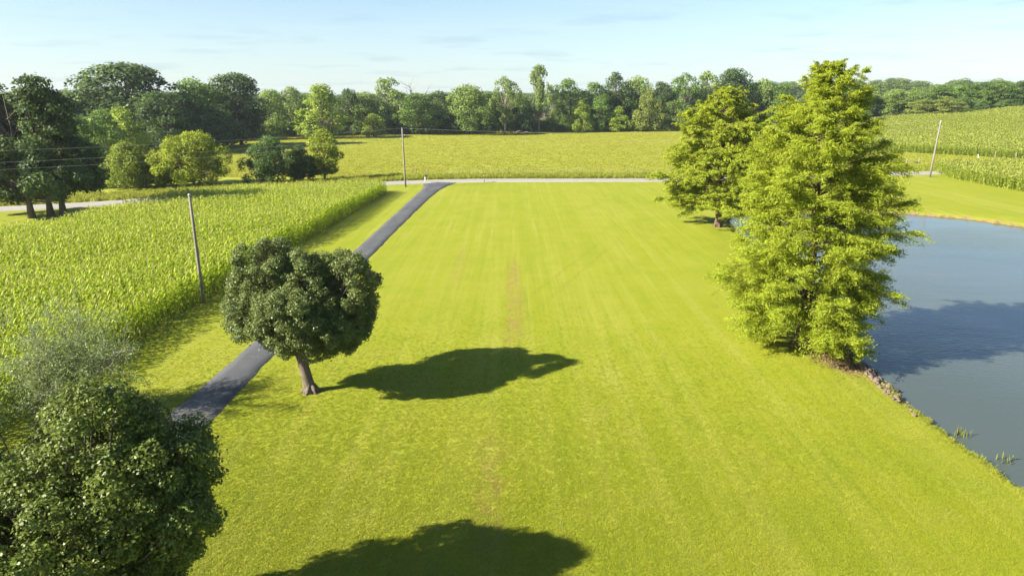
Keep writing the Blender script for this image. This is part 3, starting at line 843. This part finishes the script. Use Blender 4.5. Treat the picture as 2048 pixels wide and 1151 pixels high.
def corn_mesh(seed, H=2.15, nl=11, wide=.078):
    rng = np.random.default_rng(seed); V = []; F = []; A = []; n = 0
    g = Geo(); g.tube([(0, 0, 0), (.01, 0, H * .5), (0, .01, H * .95)], [.018, .015, .006], 4, False)
    V.append(np.vstack(g.V)); F.append(np.vstack(g.F)); A.append(np.full(len(V[0]), .25)); n = len(V[0])
    a0 = rng.uniform(0, 6.28)
    for i in range(nl):
        z = H * (.12 + .80 * i / (nl - 1)); a = a0 + i * pi + rng.normal() * .45
        L = rng.uniform(.65, .95) * np.interp(i / nl, [0, .5, 1], [.8, 1.05, .62]); wv = wide * rng.uniform(.8, 1.15)
        rise = np.interp(i / nl, [0, .6, 1], [.55, .9, 1.45]) * rng.uniform(.8, 1.2)
        s = np.array([0, .22, .5, .78, 1.]); r = L * (s - .18 * s ** 3) * .72; zz = z + L * (rise * s - (.95 + .4 * rng.random() - .45 * i / nl) * s ** 2.2)
        ww = wv * np.array([.5, .95, 1, .62, .05]) / 2
        o = np.array([cos(a), sin(a)]); sd_ = np.array([-sin(a), cos(a)])
        tw = rng.normal() * .5
        for k in range(5):
            ctr = np.r_[o * r[k], zz[k]]
            q = ww[k] * np.r_[sd_ * cos(tw * s[k]), sin(tw * s[k])]
            V.append(np.array([ctr - q, ctr + q]))
        A.append(np.clip(np.full(10, rng.uniform(.25, .8)) + np.repeat(s, 2) * .15, 0, .95))
        F.append(np.array([[n + 2 * k, n + 2 * k + 1, n + 2 * k + 3, n + 2 * k + 2] for k in range(4)])); n += 10
    for k in range(5):      # tassel
        a = rng.uniform(0, 6.28); l = rng.uniform(.2, .32); d = np.array([cos(a) * .35 * (k > 0), sin(a) * .35 * (k > 0), 1.]); b = np.array([0, 0, H * .94]); e = b + d * l; q = np.array([-sin(a), cos(a), 0]) * .008
        V.append(np.array([b - q, b + q, e + q, e - q])); A.append(np.full(4, 1.)); F.append(np.array([[n, n + 1, n + 2, n + 3]])); n += 4
    return mesh('corn_plant', np.vstack(V), np.vstack(F), np.concatenate(A))
corn_me = [corn_mesh(s) for s in (1, 2, 3, 4, 5)]
for me in corn_me: me.materials.append(m_corn)

rng = np.random.default_rng(33)
rows = np.arange(-80, -18, .80); ys = np.arange(12, 109, .21)
RX, RY = np.meshgrid(rows, ys)
CP = np.column_stack([RX.ravel(), RY.ravel()])
CP[:, 0] += (CP[:, 1] - 30) * .045                 # rows run beside the driveway
CP += rng.normal(size=CP.shape) * .045
CP = CP[inside(CP, CORN)]
inview = CP[:, 0] > -.80 * (CP[:, 1] + 6)
CP = CP[inview]
cdist = np.hypot(CP[:, 0] * 1.0, CP[:, 1])
scx = (CP[:, 0] / (CP[:, 1] * .964 + 3.4))
score = np.where((scx > -.735) & (CP[:, 1] > 29.0), cdist, 1e6)
order = np.argsort(score)
solo, rest = order[:300], order[300:]
def corn_h(P): return 1 + .10 * wobble(P, .12, 4) + rng.normal(size=len(P)) * .05 - .14 * sstep(P[:, 1], 92, 106)
for i, s_, in zip(solo, corn_h(CP[solo])):
    o = link('corn_plant', corn_me[i % 5], None, None, (CP[i, 0], CP[i, 1], 0))
    o.rotation_euler = (0, 0, rng.uniform(0, 6.28)); o.scale = (1, 1, s_)
    tag(o, 'leafy green corn plant at the near end of the corn field', 'corn plant', 'corn plants nearest the camera')
n = len(rest); h_ = corn_h(CP[rest])
corn = scatter('corn_crop', np.column_stack([CP[rest], np.zeros(n)]), np.column_stack([rng.normal(size=(n, 2)) * .05, rng.uniform(0, 6.28, n)]), np.column_stack([np.full(n, 1.05), np.full(n, 1.05), h_]), rng.integers(0, 5, n), [bpy.data.objects.new('s', m) for m in corn_me])
tag(corn, 'tall bright green corn crop filling the field left of the driveway', 'corn', kind='stuff')
print('corn plants', len(CP))

# far corn on the right: the same plants, thicker leaves for the distance
m_corn2 = corn_material('far_corn_leaves', (.170, .235, .028), (.270, .325, .040), (.32, .345, .06))
far_me = [corn_mesh(s, 2.2, 9, .16) for s in (11, 12, 13)]
for me in far_me: me.materials.append(m_corn2)
def corn_block(poly, dx, dy, ang, seed):
    rng = np.random.default_rng(seed)
    lo, hi = poly.min(0), poly.max(0); c = (lo + hi) / 2; r = np.linalg.norm(hi - lo) / 2
    A, B = np.meshgrid(np.arange(-r, r, dx), np.arange(-r, r, dy)); A = A.ravel(); B = B.ravel()
    P = np.column_stack([c[0] + A * cos(ang) - B * sin(ang), c[1] + A * sin(ang) + B * cos(ang)]) + rng.normal(size=(A.size, 2)) * .12
    P = P[inside(P, poly)]
    return P[P[:, 0] < .80 * (P[:, 1] + 6)]
RC1 = np.array([(87, 143.5), (81.5, 128), (80.6, 117), (80.6, 104), (84, 96), (150, 104), (170, 158), (121, 150), (100, 146)], float)
RC2 = np.array([(88, 206), (103, 196), (112, 186), (125, 172), (140, 172), (300, 205), (330, 372), (262, 362), (236, 346), (214, 332), (140, 334), (112, 322), (92, 270)], float)
P1 = corn_block(RC1, .76, .34, .5, 1); P2 = corn_block(RC2, 1.0, .62, .28, 2)
RP = np.vstack([P1, P2]); n = len(RP)
rng = np.random.default_rng(8)
sc2 = np.r_[np.full(len(P1), 1.05), np.full(len(P2), 1.45)]
c2_ = scatter('far_corn_crop', np.column_stack([RP, ground_z(RP)]), np.column_stack([rng.normal(size=(n, 2)) * .05, rng.uniform(0, 6.28, n)]),
              np.column_stack([sc2, sc2, (1 + .12 * wobble(RP, .05, 2)) * rng.uniform(.9, 1.08, n)]), rng.integers(0, 3, n), [bpy.data.objects.new('s', m) for m in far_me])
tag(c2_, 'corn crop covering the rising ground on the right, beyond the pond', 'corn', kind='stuff')
print('far corn', n)

# ------------------------------------------------------------------ grass on the lawn
m_grass, t = mat('grass_blades')
gcol, _, _ = lawn_colour(t)
v = t.n('Attribute', attribute_name='v').outputs['Fac']
hs_ = t.n('HueSaturation'); t.l(gcol, hs_.inputs['Color']); t.l(t.rng(v, 0, 1, 1.15, 1.75), hs_.inputs['Value'])
nv = t.n('VectorMath', operation='ADD'); t.l(t.n('NewGeometry').outputs['Normal'], nv.inputs[0]); nv.inputs[1].default_value = (0, 0, .9)
nn = t.n('VectorMath', operation='NORMALIZE'); t.l(nv.outputs[0], nn.inputs[0])
pg = principled(t, hs_.outputs[0], .6, .2, nn.outputs[0])
tr = t.n('BsdfTranslucent'); t.l(hs_.outputs[0], tr.inputs[0])
mx = t.n('MixShader'); mx.inputs[0].default_value = .3; t.l(pg.outputs[0], mx.inputs[1]); t.l(tr.outputs[0], mx.inputs[2]); t.l(mx.outputs[0], t.out.inputs[0])
def tuft(seed, nb=16, h=.042, spread=.11, wd=.013):
    rng = np.random.default_rng(seed); V = []; A = []
    for k in range(nb):
        b = np.r_[rng.normal(size=2) * spread * .5, -.01]; a = rng.uniform(0, 6.28); hh = h * rng.uniform(.6, 1.3)
        e = b + np.array([cos(a) * hh * .75, sin(a) * hh * .75, hh]); m_ = (b + e) / 2 + np.array([0, 0, hh * .22]); q = np.array([-sin(a), cos(a), 0]) * wd / 2
        V += [b - q, m_ - q, m_ + q, b + q, m_ - q, e - q * .2, e + q * .2, m_ + q]; A += [rng.random()] * 8
    return mesh('tuft', np.array(V), np.arange(len(V)).reshape(-1, 4), A)
rng = np.random.default_rng(2)
N = 260000
u = rng.random(N); Y = 1 / (1 / 15.5 + u * (1 / 70 - 1 / 15.5)); Xw = 22 * np.maximum(Y / 24, .9)
X = rng.uniform(-1, 1, N) * Xw
TP = np.column_stack([X, Y])
ok = (X > -.80 * (Y + 4)) & (X < .80 * (Y + 4)) & (X > -24) & (X < 27)
TP = TP[ok]
s0 = sdist(TP, SHORE); dx = np.interp(TP[:, 1], [d[1] for d in DRIVE], [d[0] for d in DRIVE]); dw = np.interp(TP[:, 1], [d[1] for d in DRIVE], DWID)
ok = ((s0 > .15) & ~((TP[:, 1] > 30.3) & (TP[:, 1] < 41) & (s0 < .75))) & (np.abs(TP[:, 0] - dx) > dw / 2 - .06) & ~inside(TP, CORN) & (np.hypot((TP[:, 0] - 18.4) / 1.5, (TP[:, 1] - 37) / 3.) > .85)
TP = TP[ok]; n = len(TP)
gs = rng.uniform(.6, 1.1, n) * (1 - .45 * sstep(TP[:, 1], 26, 60))
grass = scatter('lawn_grass', np.column_stack([TP, ground_z(TP)]), np.column_stack([np.zeros((n, 2)), rng.uniform(0, 6.28, n)]), np.column_stack([gs, gs, gs * rng.uniform(.6, 1.1, n) * (1 - .5 * sstep(TP[:, 1], 26, 60))]), rng.integers(0, 4, n), [src(tuft(s), m_grass) for s in range(4)])
tag(grass, 'mown yellow-green lawn grass covering the open ground', 'grass', kind='stuff')

# rough grass: pond rim, road verge, fence line, field edge
m_rough = foliage('rough_grass', (.20, .235, .03), .35, .6, .2, .5, .3, .4)
rough_src = [src(tuft(50 + s, 16, .32, .28, .03), m_rough) for s in range(4)]
rp, rs = [], []
q = rng.uniform(0, 1, 2600); k = np.interp(q, np.linspace(0, 1, len(SHORE[:24])), np.arange(24)); i0 = np.clip(k.astype(int), 0, 22); f = (k - i0)[:, None]
P = SHORE[i0] * (1 - f) + SHORE[i0 + 1] * f + rng.normal(size=(2600, 2)) * .16 + np.array([-.18, 0])
P = P[~((P[:, 1] > 33.3) & (P[:, 1] < 41) & (P[:, 0] < 22)) & (P[:, 1] > 15)]
rp.append(P); rs.append(rng.uniform(.16, .42, len(P)))
xx = rng.uniform(-24, 80, 5200); P = np.column_stack([xx, np.interp(xx, ROAD[:, 0], ROAD[:, 1]) + rng.uniform(3.2, 9.5, 5200)]); rp.append(P); rs.append(rng.uniform(.7, 1.9, 5200))
xx = rng.uniform(-75, -20, 2000); P = np.column_stack([xx, np.interp(xx, ROAD[:, 0], ROAD[:, 1]) + rng.uniform(3.4, 12, 2000)]); rp.append(P); rs.append(rng.uniform(.8, 2.2, 2000))
P = np.column_stack([rng.uniform(78, 120, 1200), np.zeros(1200)]); P[:, 1] = np.interp(P[:, 0], ROAD[:, 0], ROAD[:, 1]) + rng.uniform(3.2, 12, 1200); rp.append(P); rs.append(rng.uniform(.7, 1.8, 1200))
P, Nn_ = along(EDGE, 3000); P = P - Nn_ * rng.uniform(-2, 4, (3000, 1)); rp.append(P); rs.append(rng.uniform(1.5, 4, 3000))
rp = np.vstack(rp); rs = np.concatenate(rs); n = len(rp)
rough = scatter('rough_grass', np.column_stack([rp, ground_z(rp)]), np.column_stack([np.zeros((n, 2)), rng.uniform(0, 6.28, n)]), np.column_stack([rs] * 3), rng.integers(0, 4, n), rough_src)
tag(rough, 'unmown rough grass along the pond rim, the road verge and the fence', 'grass', kind='stuff')

# pasture tufts beyond the road
m_hay = foliage('pasture_grass', (.265, .285, .036), .35, .6, .2, .35, .3, .3)
P = np.column_stack([rng.uniform(-110, 130, 70000), 130 + 190 * rng.random(70000) ** 1.4])
ry_ = np.interp(P[:, 0], ROAD[:, 0], ROAD[:, 1])
P = P[(P[:, 1] > ry_ + 8) & ~inside(P, RC2) & (P[:, 0] > -.35 * P[:, 1] - 12)]; n = len(P); ps = rng.uniform(.8, 1.7, n)
hay = scatter('pasture_grass', np.column_stack([P, ground_z(P)]), np.column_stack([np.zeros((n, 2)), rng.uniform(0, 6.28, n)]), np.column_stack([ps * 1.5, ps * 1.5, ps * .45]), rng.integers(0, 3, n), [src(tuft(70 + s, 12, .16, .4, .05), m_hay) for s in range(3)])
tag(hay, 'pale green pasture grass in the field beyond the road', 'grass', kind='stuff')

# ------------------------------------------------------------------ pond edge: rocks, litter, water plants
def rock_mesh(seed):
    rng = np.random.default_rng(seed); n1, n2 = 7, 5; V = []
    for j in range(n2):
        th = pi * (j + .25) / (n2 - .5)
        for i in range(n1):
            a = 2 * pi * i / n1
            V.append(np.array([sin(th) * cos(a), sin(th) * sin(a) * .8, cos(th) * .6]) * rng.uniform(.7, 1.15))
    F = [[j * n1 + i, (j + 1) * n1 + i, (j + 1) * n1 + (i + 1) % n1, j * n1 + (i + 1) % n1] for j in range(n2 - 1) for i in range(n1)]
    F += [[0, 1, 2, 3], [0, 3, 4, 6], [28, 31, 30, 29], [28, 34, 32, 31]]
    return mesh('rock', np.array(V), F)
rock_me = [rock_mesh(s) for s in range(6)]
m_rock = plain('brown_rock', (.135, .105, .080), .9, .4, 5, .2, (1, 1, 1), .5)
for me in rock_me: me.materials.append(m_rock)
rng = np.random.default_rng(6)
for k in range(220):
    y = rng.uniform(30.6, 38.5) if k % 5 else rng.uniform(29, 42)
    x = np.interp(y, SHORE[:15, 1], SHORE[:15, 0]) + rng.uniform(-.75, .28)
    s_ = rng.uniform(.05, .15) * (1 if k % 8 else 1.7)
    o = link('shore_rock', rock_me[k % 6], None, None, (x, y, max(float(ground_z(np.array([[x, y]]))[0]), WATER - .02) + s_ * .25))
    o.scale = (s_ * rng.uniform(.8, 1.4), s_, s_); o.rotation_euler = (rng.uniform(-.4, .4), rng.uniform(-.4, .4), rng.uniform(0, 6.28))
    tag(o, 'small brown rock lying along the waterline below the large cypress', 'rock', 'rocks along the pond bank')
m_lit = foliage('leaf_litter', (.19, .125, .075), .1, .8, .1, .5, 0.)
n = 5000; lp = np.column_stack([18.5 + rng.normal(size=n) * .65, 36.9 + rng.normal(size=n) * 1.5]); lp = lp[sdist(lp, SHORE) > .0]; n = len(lp)
lit = link('leaf_litter', leaf_mesh('leaf_litter', rng, np.column_stack([lp, ground_z(lp) + rng.uniform(.015, .05, n)]), rng.normal(size=(n, 3)) * .35 + [0, 0, 1], .11, .045), m_lit)
tag(lit, 'brown fallen needles and twigs spread under the large cypress', 'leaf litter', kind='stuff')
m_wp = foliage('water_plant_leaves', (.24, .27, .06), .4, .5, .3, .3)
for (x, y, nbl, lab) in ((20.05, 27.7, 26, 'clump of yellowish reeds in the water, the farther of two'), (20.35, 25.4, 14, 'sparser clump of reeds in the water, the nearer of two')):
    P = np.column_stack([x + rng.normal(size=nbl) * .22, y + rng.normal(size=nbl) * .16, np.full(nbl, WATER + .12)])
    g = Geo()
    for q in P:
        a = rng.uniform(0, 6.28); l = rng.uniform(.10, .22)
        d = np.array([cos(a) * .35, sin(a) * .35, 1]) * l; s_ = np.array([-sin(a), cos(a), 0]) * .022
        b = q - np.array([0, 0, .25]); g.add([b - s_, b + s_, b + d * .7 + s_ + [0, 0, .2], b + d * .7 - s_ + [0, 0, .2]], [[0, 1, 2, 3]]); g.add([b + d * .7 - s_ + [0, 0, .2], b + d * .7 + s_ + [0, 0, .2], b + d * 1.2 + s_ * .2 + [0, 0, .2], b + d * 1.2 - s_ * .2 + [0, 0, .2]], [[0, 1, 2, 3]])
    r = empty('water_plant', (0, 0, 0), 0, lab, 'water plant', 'reed clumps near the shore')
    o = link('leaves', g.mesh('leaves'), m_wp, r)

# ------------------------------------------------------------------ poles and wires
m_pole = plain('weathered_pole', (.185, .165, .145), .9, .25, 3, .15, (6, 6, .3), .3)
m_ins = plain('grey_insulator', (.45, .46, .46), .4, .1, 5, .5)
m_wire = plain('aluminium_wire', (.36, .36, .35), .5, .1, 5, .5)
def pole(loc, H, r, label, tilt=(0, 0), arm=True, rz=0.):
    e = empty('utility_pole', loc, rz, label, 'utility pole', 'utility poles')
    e.rotation_euler = (tilt[0], tilt[1], rz)
    g = Geo(); g.tube([(0, 0, -.4), (0, 0, H * .35), (.01, 0, H * .7), (0, 0, H)], [r, r * .92, r * .8, r * .66], 12)
    link('shaft', g.mesh('shaft', True), m_pole, e)
    g = Geo(); g.tube([(0, 0, H), (0, 0, H + .08), (0, 0, H + .12)], [r * .72, r * .72, r * .2], 10); link('cap', g.mesh('cap'), m_ins, e)
    if arm:
        g = Geo(); g.tube([(0, 0, H + .10), (0, 0, H + .32)], [.05, .05], 8); g.tube([(0, 0, H + .32), (0, 0, H + .42)], [.09, .06], 8); link('insulator', g.mesh('insulator'), m_ins, e)
        for zz_, sx_ in ((H - .75, 1), (H - 1.25, -1)):
            g = Geo(); g.tube([(sx_ * r * .6, 0, zz_), (sx_ * (r + .22), 0, zz_)], [.035, .035], 6); g.tube([(sx_ * (r + .22), 0, zz_ - .07), (sx_ * (r + .22), 0, zz_ + .12)], [.06, .05], 8); link('bracket', g.mesh('bracket'), m_ins, e)
    return e
pole((-22.1, 46.9, 0), 7.7, .125, 'grey wooden pole standing at the edge of the corn', (0, radians(-.5)), False)
g = Geo(); g.tube([(.12, 0, 6.3), (.36, 0, 6.3)], [.03, .03], 6); link('bracket', g.mesh('bracket'), m_ins, bpy.data.objects['utility_pole'])
pole((-17.8, 114.7, 0), 9.2, .15, 'slim grey pole beside the mailbox where the driveway meets the road', (0, radians(-1.3)))
pole((79.1, 130.2, 0), 10.0, .17, 'leaning grey pole on the grass beyond the pond, right side', (0, radians(2.2)))
zf = float(ground_z(np.array([[262., 352.]]))[0])
pole((262, 352, zf), 6.5, .2, 'short distant pole at the right-hand wood, near the right edge', (0, 0), False)
pole((-76, 47.5, 0), 9.4, .15, 'pole carrying the wires, out beyond the left edge of the picture', (0, 0))
def wire(a, b, sag, label):
    a = np.array(a, float); b = np.array(b, float); s = np.linspace(0, 1, 40)
    P = a + (b - a) * s[:, None]; P[:, 2] -= 4 * sag * s * (1 - s)
    g = Geo(); g.tube(P, .010, 4, False)
    tag(link('power_line', g.mesh('power_line', True), m_wire), label, 'wire', 'overhead wires')
TL = (-18.0, 114.7, 9.6); RLt = (79.5, 130.2, 10.4)
wire((-76, 47.5, 9.8), TL, .9, 'highest overhead wire running left from the middle pole')
wire((-75.6, 47.5, 8.7), (-17.65, 114.7, 8.5), 1.0, 'middle overhead wire running left from the middle pole')
wire((-76.4, 47.5, 8.2), (-18.3, 114.7, 8.0), 1.3, 'lowest overhead wire running left from the middle pole')
wire(TL, RLt, 1.5, 'highest overhead wire running right from the middle pole over the road')
wire((-17.6, 114.7, 8.5), (79.9, 130.2, 9.3), 1.7, 'lower overhead wire running right from the middle pole over the road')

# ------------------------------------------------------------------ mailbox, posts, fence
m_wood = plain('weathered_post', (.20, .17, .135), .9, .25, 4, .1, (5, 5, .5), .3)
m_white = plain('white_paint', (.72, .71, .68), .6, .08, 3)
m_black = plain('black_metal', (.02, .02, .022), .45, .2, 5, .5)
m_red = plain('red_flag', (.45, .03, .02), .5, .1, 5)
def mailbox(loc, rz, label, post_m, box_m):
    e = empty('mailbox', loc, rz, label, 'mailbox')
    g = Geo(); g.box((0, 0, .5), (.11, .11, 1.1)); g.box((.10, 0, .98), (.40, .10, .08)); link('post', g.mesh('post'), post_m, e)
    g = Geo(); n = 10; a = np.linspace(0, pi, n); prof = np.r_[[(-.10, 0)], np.column_stack([-np.cos(a) * .10, .13 + np.sin(a) * .10]), [(.10, 0)]]
    k = len(prof); V = np.vstack([np.column_stack([np.full(k, x_), prof[:, 0], prof[:, 1] + 1.03]) for x_ in (-.12, .42)])
    F = [[i, (i + 1) % k, k + (i + 1) % k, k + i] for i in range(k)]
    for i in range(1, k - 2, 2):
        F.append([0, i + 2 if i + 2 < k else 0, i + 1, i]); F.append([k, k + i, k + i + 1, k + min(i + 2, k - 1)])
    g.add(V, F); link('box', g.mesh('box'), box_m, e)
    g = Geo(); g.box((.428, 0, 1.14), (.012, .17, .19)); link('door', g.mesh('door'), box_m, e)
    g = Geo(); g.box((.2, -.112, 1.24), (.02, .012, .20)); g.box((.235, -.112, 1.31), (.09, .012, .06)); link('flag', g.mesh('flag'), m_red, e)
mailbox((-15.3, 121.0, .0), radians(20), 'dark mailbox on a pale post left of the driveway mouth', m_white, m_black)
mailbox((-4.9, 121.4, .0), radians(95), 'weathered brown mailbox post at the road right of the driveway', m_wood, plain('brown_mailbox', (.30, .22, .17), .7))

m_tpost = plain('steel_post', (.16, .15, .13), .7, .2, 4)
fe = empty('wire_fence', (0, 0, 0), 0, 'thin wire fence with steel posts along the field beyond the road', 'fence')
fx = np.arange(-12.5, 72, 2.9); fy = np.interp(fx, ROAD[:, 0], ROAD[:, 1]) + 8.8
gp = Geo(); gp.tube([(0, 0, -.2), (0, 0, 1.35)], [.035, .03], 4); post_me = gp.mesh('post'); post_me.materials.append(m_tpost)
for x, y in zip(fx, fy):
    o = link('post', post_me, None, fe, (x, y, float(ground_z(np.array([[x, y]]))[0]))); o.rotation_euler = (rng.normal() * .03, rng.normal() * .03, rng.uniform(0, 3))
for hgt_ in (.5, .85, 1.2):
    g = Geo(); g.tube(np.column_stack([fx, fy, np.full(len(fx), hgt_)]), .008, 4, False); link('wire', g.mesh('wire'), m_wire, fe)
def fence_post(x, y, H, label, tilt=0., r=.10, m=None):
    e = link('fence_post', None, None); bpy.data.objects.remove(e)
    g = Geo(); g.tube([(0, 0, -.2), (0, 0, H * .5), (.01, 0, H), (.01, 0, H + .05)], [r, r, r * .92, r * .5], 8)
    o = link('fence_post', g.mesh('fence_post', True), m or m_wood, None, (x, y, float(ground_z(np.array([[x, y]]))[0])))
    o.rotation_euler = (0, tilt, 0)
    tag(o, label, 'post', 'wooden fence posts')
fence_post(-18.6, 133.2, 1.5, 'left one of two wooden posts across the road from the driveway')
fence_post(-16.2, 132.2, 1.4, 'right one of two wooden posts across the road from the driveway')
fence_post(111.5, 165.3, 1.6, 'white leaning post at the corner between the two corn fields', radians(-14), .09, m_white)
fence_post(119.5, 171.5, 1.9, 'left post of three in front of the far corn, near the right edge')
fence_post(125.0, 171.9, 1.5, 'short middle post of three in front of the far corn')
fence_post(131.0, 171.4, 1.7, 'right post of three in front of the far corn')
be = empty('fence_brace', (87.8, 151.5, 0), radians(12), 'two wooden posts joined by a rail across the road from the leaning pole', 'fence brace')
for x in (-1.55, 1.55):
    g = Geo(); g.tube([(x, 0, -.2), (x, 0, .8), (x, 0, 1.75)], [.12, .12, .11], 8); link('post', g.mesh('post', True), m_wood, be)
g = Geo(); g.tube([(-1.45, 0, .95), (1.45, 0, .90)], [.08, .08], 6); link('rail', g.mesh('rail', True), m_wood, be)
g = Geo(); g.tube([(-1.45, .06, .3), (1.45, .06, .8)], [.03, .03], 6); link('brace', g.mesh('brace', True), m_wood, be)

bp = empty('brush_pile', (3.7, 311.0, 0), 0, 'pale heap of cut logs at the wood edge in the middle', 'brush pile')
for k in range(16):
    g = Geo(); a = rng.normal() * .5; x = rng.uniform(-3, 3); z = rng.uniform(.15, 1.0) * (1 - abs(x) / 5); L = rng.uniform(.8, 2.2)
    g.tube([(x - cos(a) * L / 2, -sin(a) * L / 2, z), (x + cos(a) * L / 2, sin(a) * L / 2, z + rng.normal() * .2)], [.16, .12], 7); link('log', g.mesh('log'), m_bark2, bp)

# ------------------------------------------------------------------ haze: thin morning air over the land
mh = bpy.data.materials.new('haze'); mh.use_nodes = True
nt = mh.node_tree
for n_ in list(nt.nodes):
    if n_.type != 'OUTPUT_MATERIAL': nt.nodes.remove(n_)
pv = nt.nodes.new('ShaderNodeVolumePrincipled')
pv.inputs['Color'].default_value = (.80, .90, 1.0, 1)
pv.inputs['Density'].default_value = .00011
pv.inputs['Anisotropy'].default_value = .3
nt.links.new(pv.outputs[0], nt.nodes['Material Output'].inputs['Volume'])
g = Geo(); g.box((0, 3400, 18.5), (12400, 7400, 45)); hz = link('haze', g.mesh('haze'), mh)
tag(hz, 'thin bluish morning haze over the whole place', 'haze', kind='stuff')
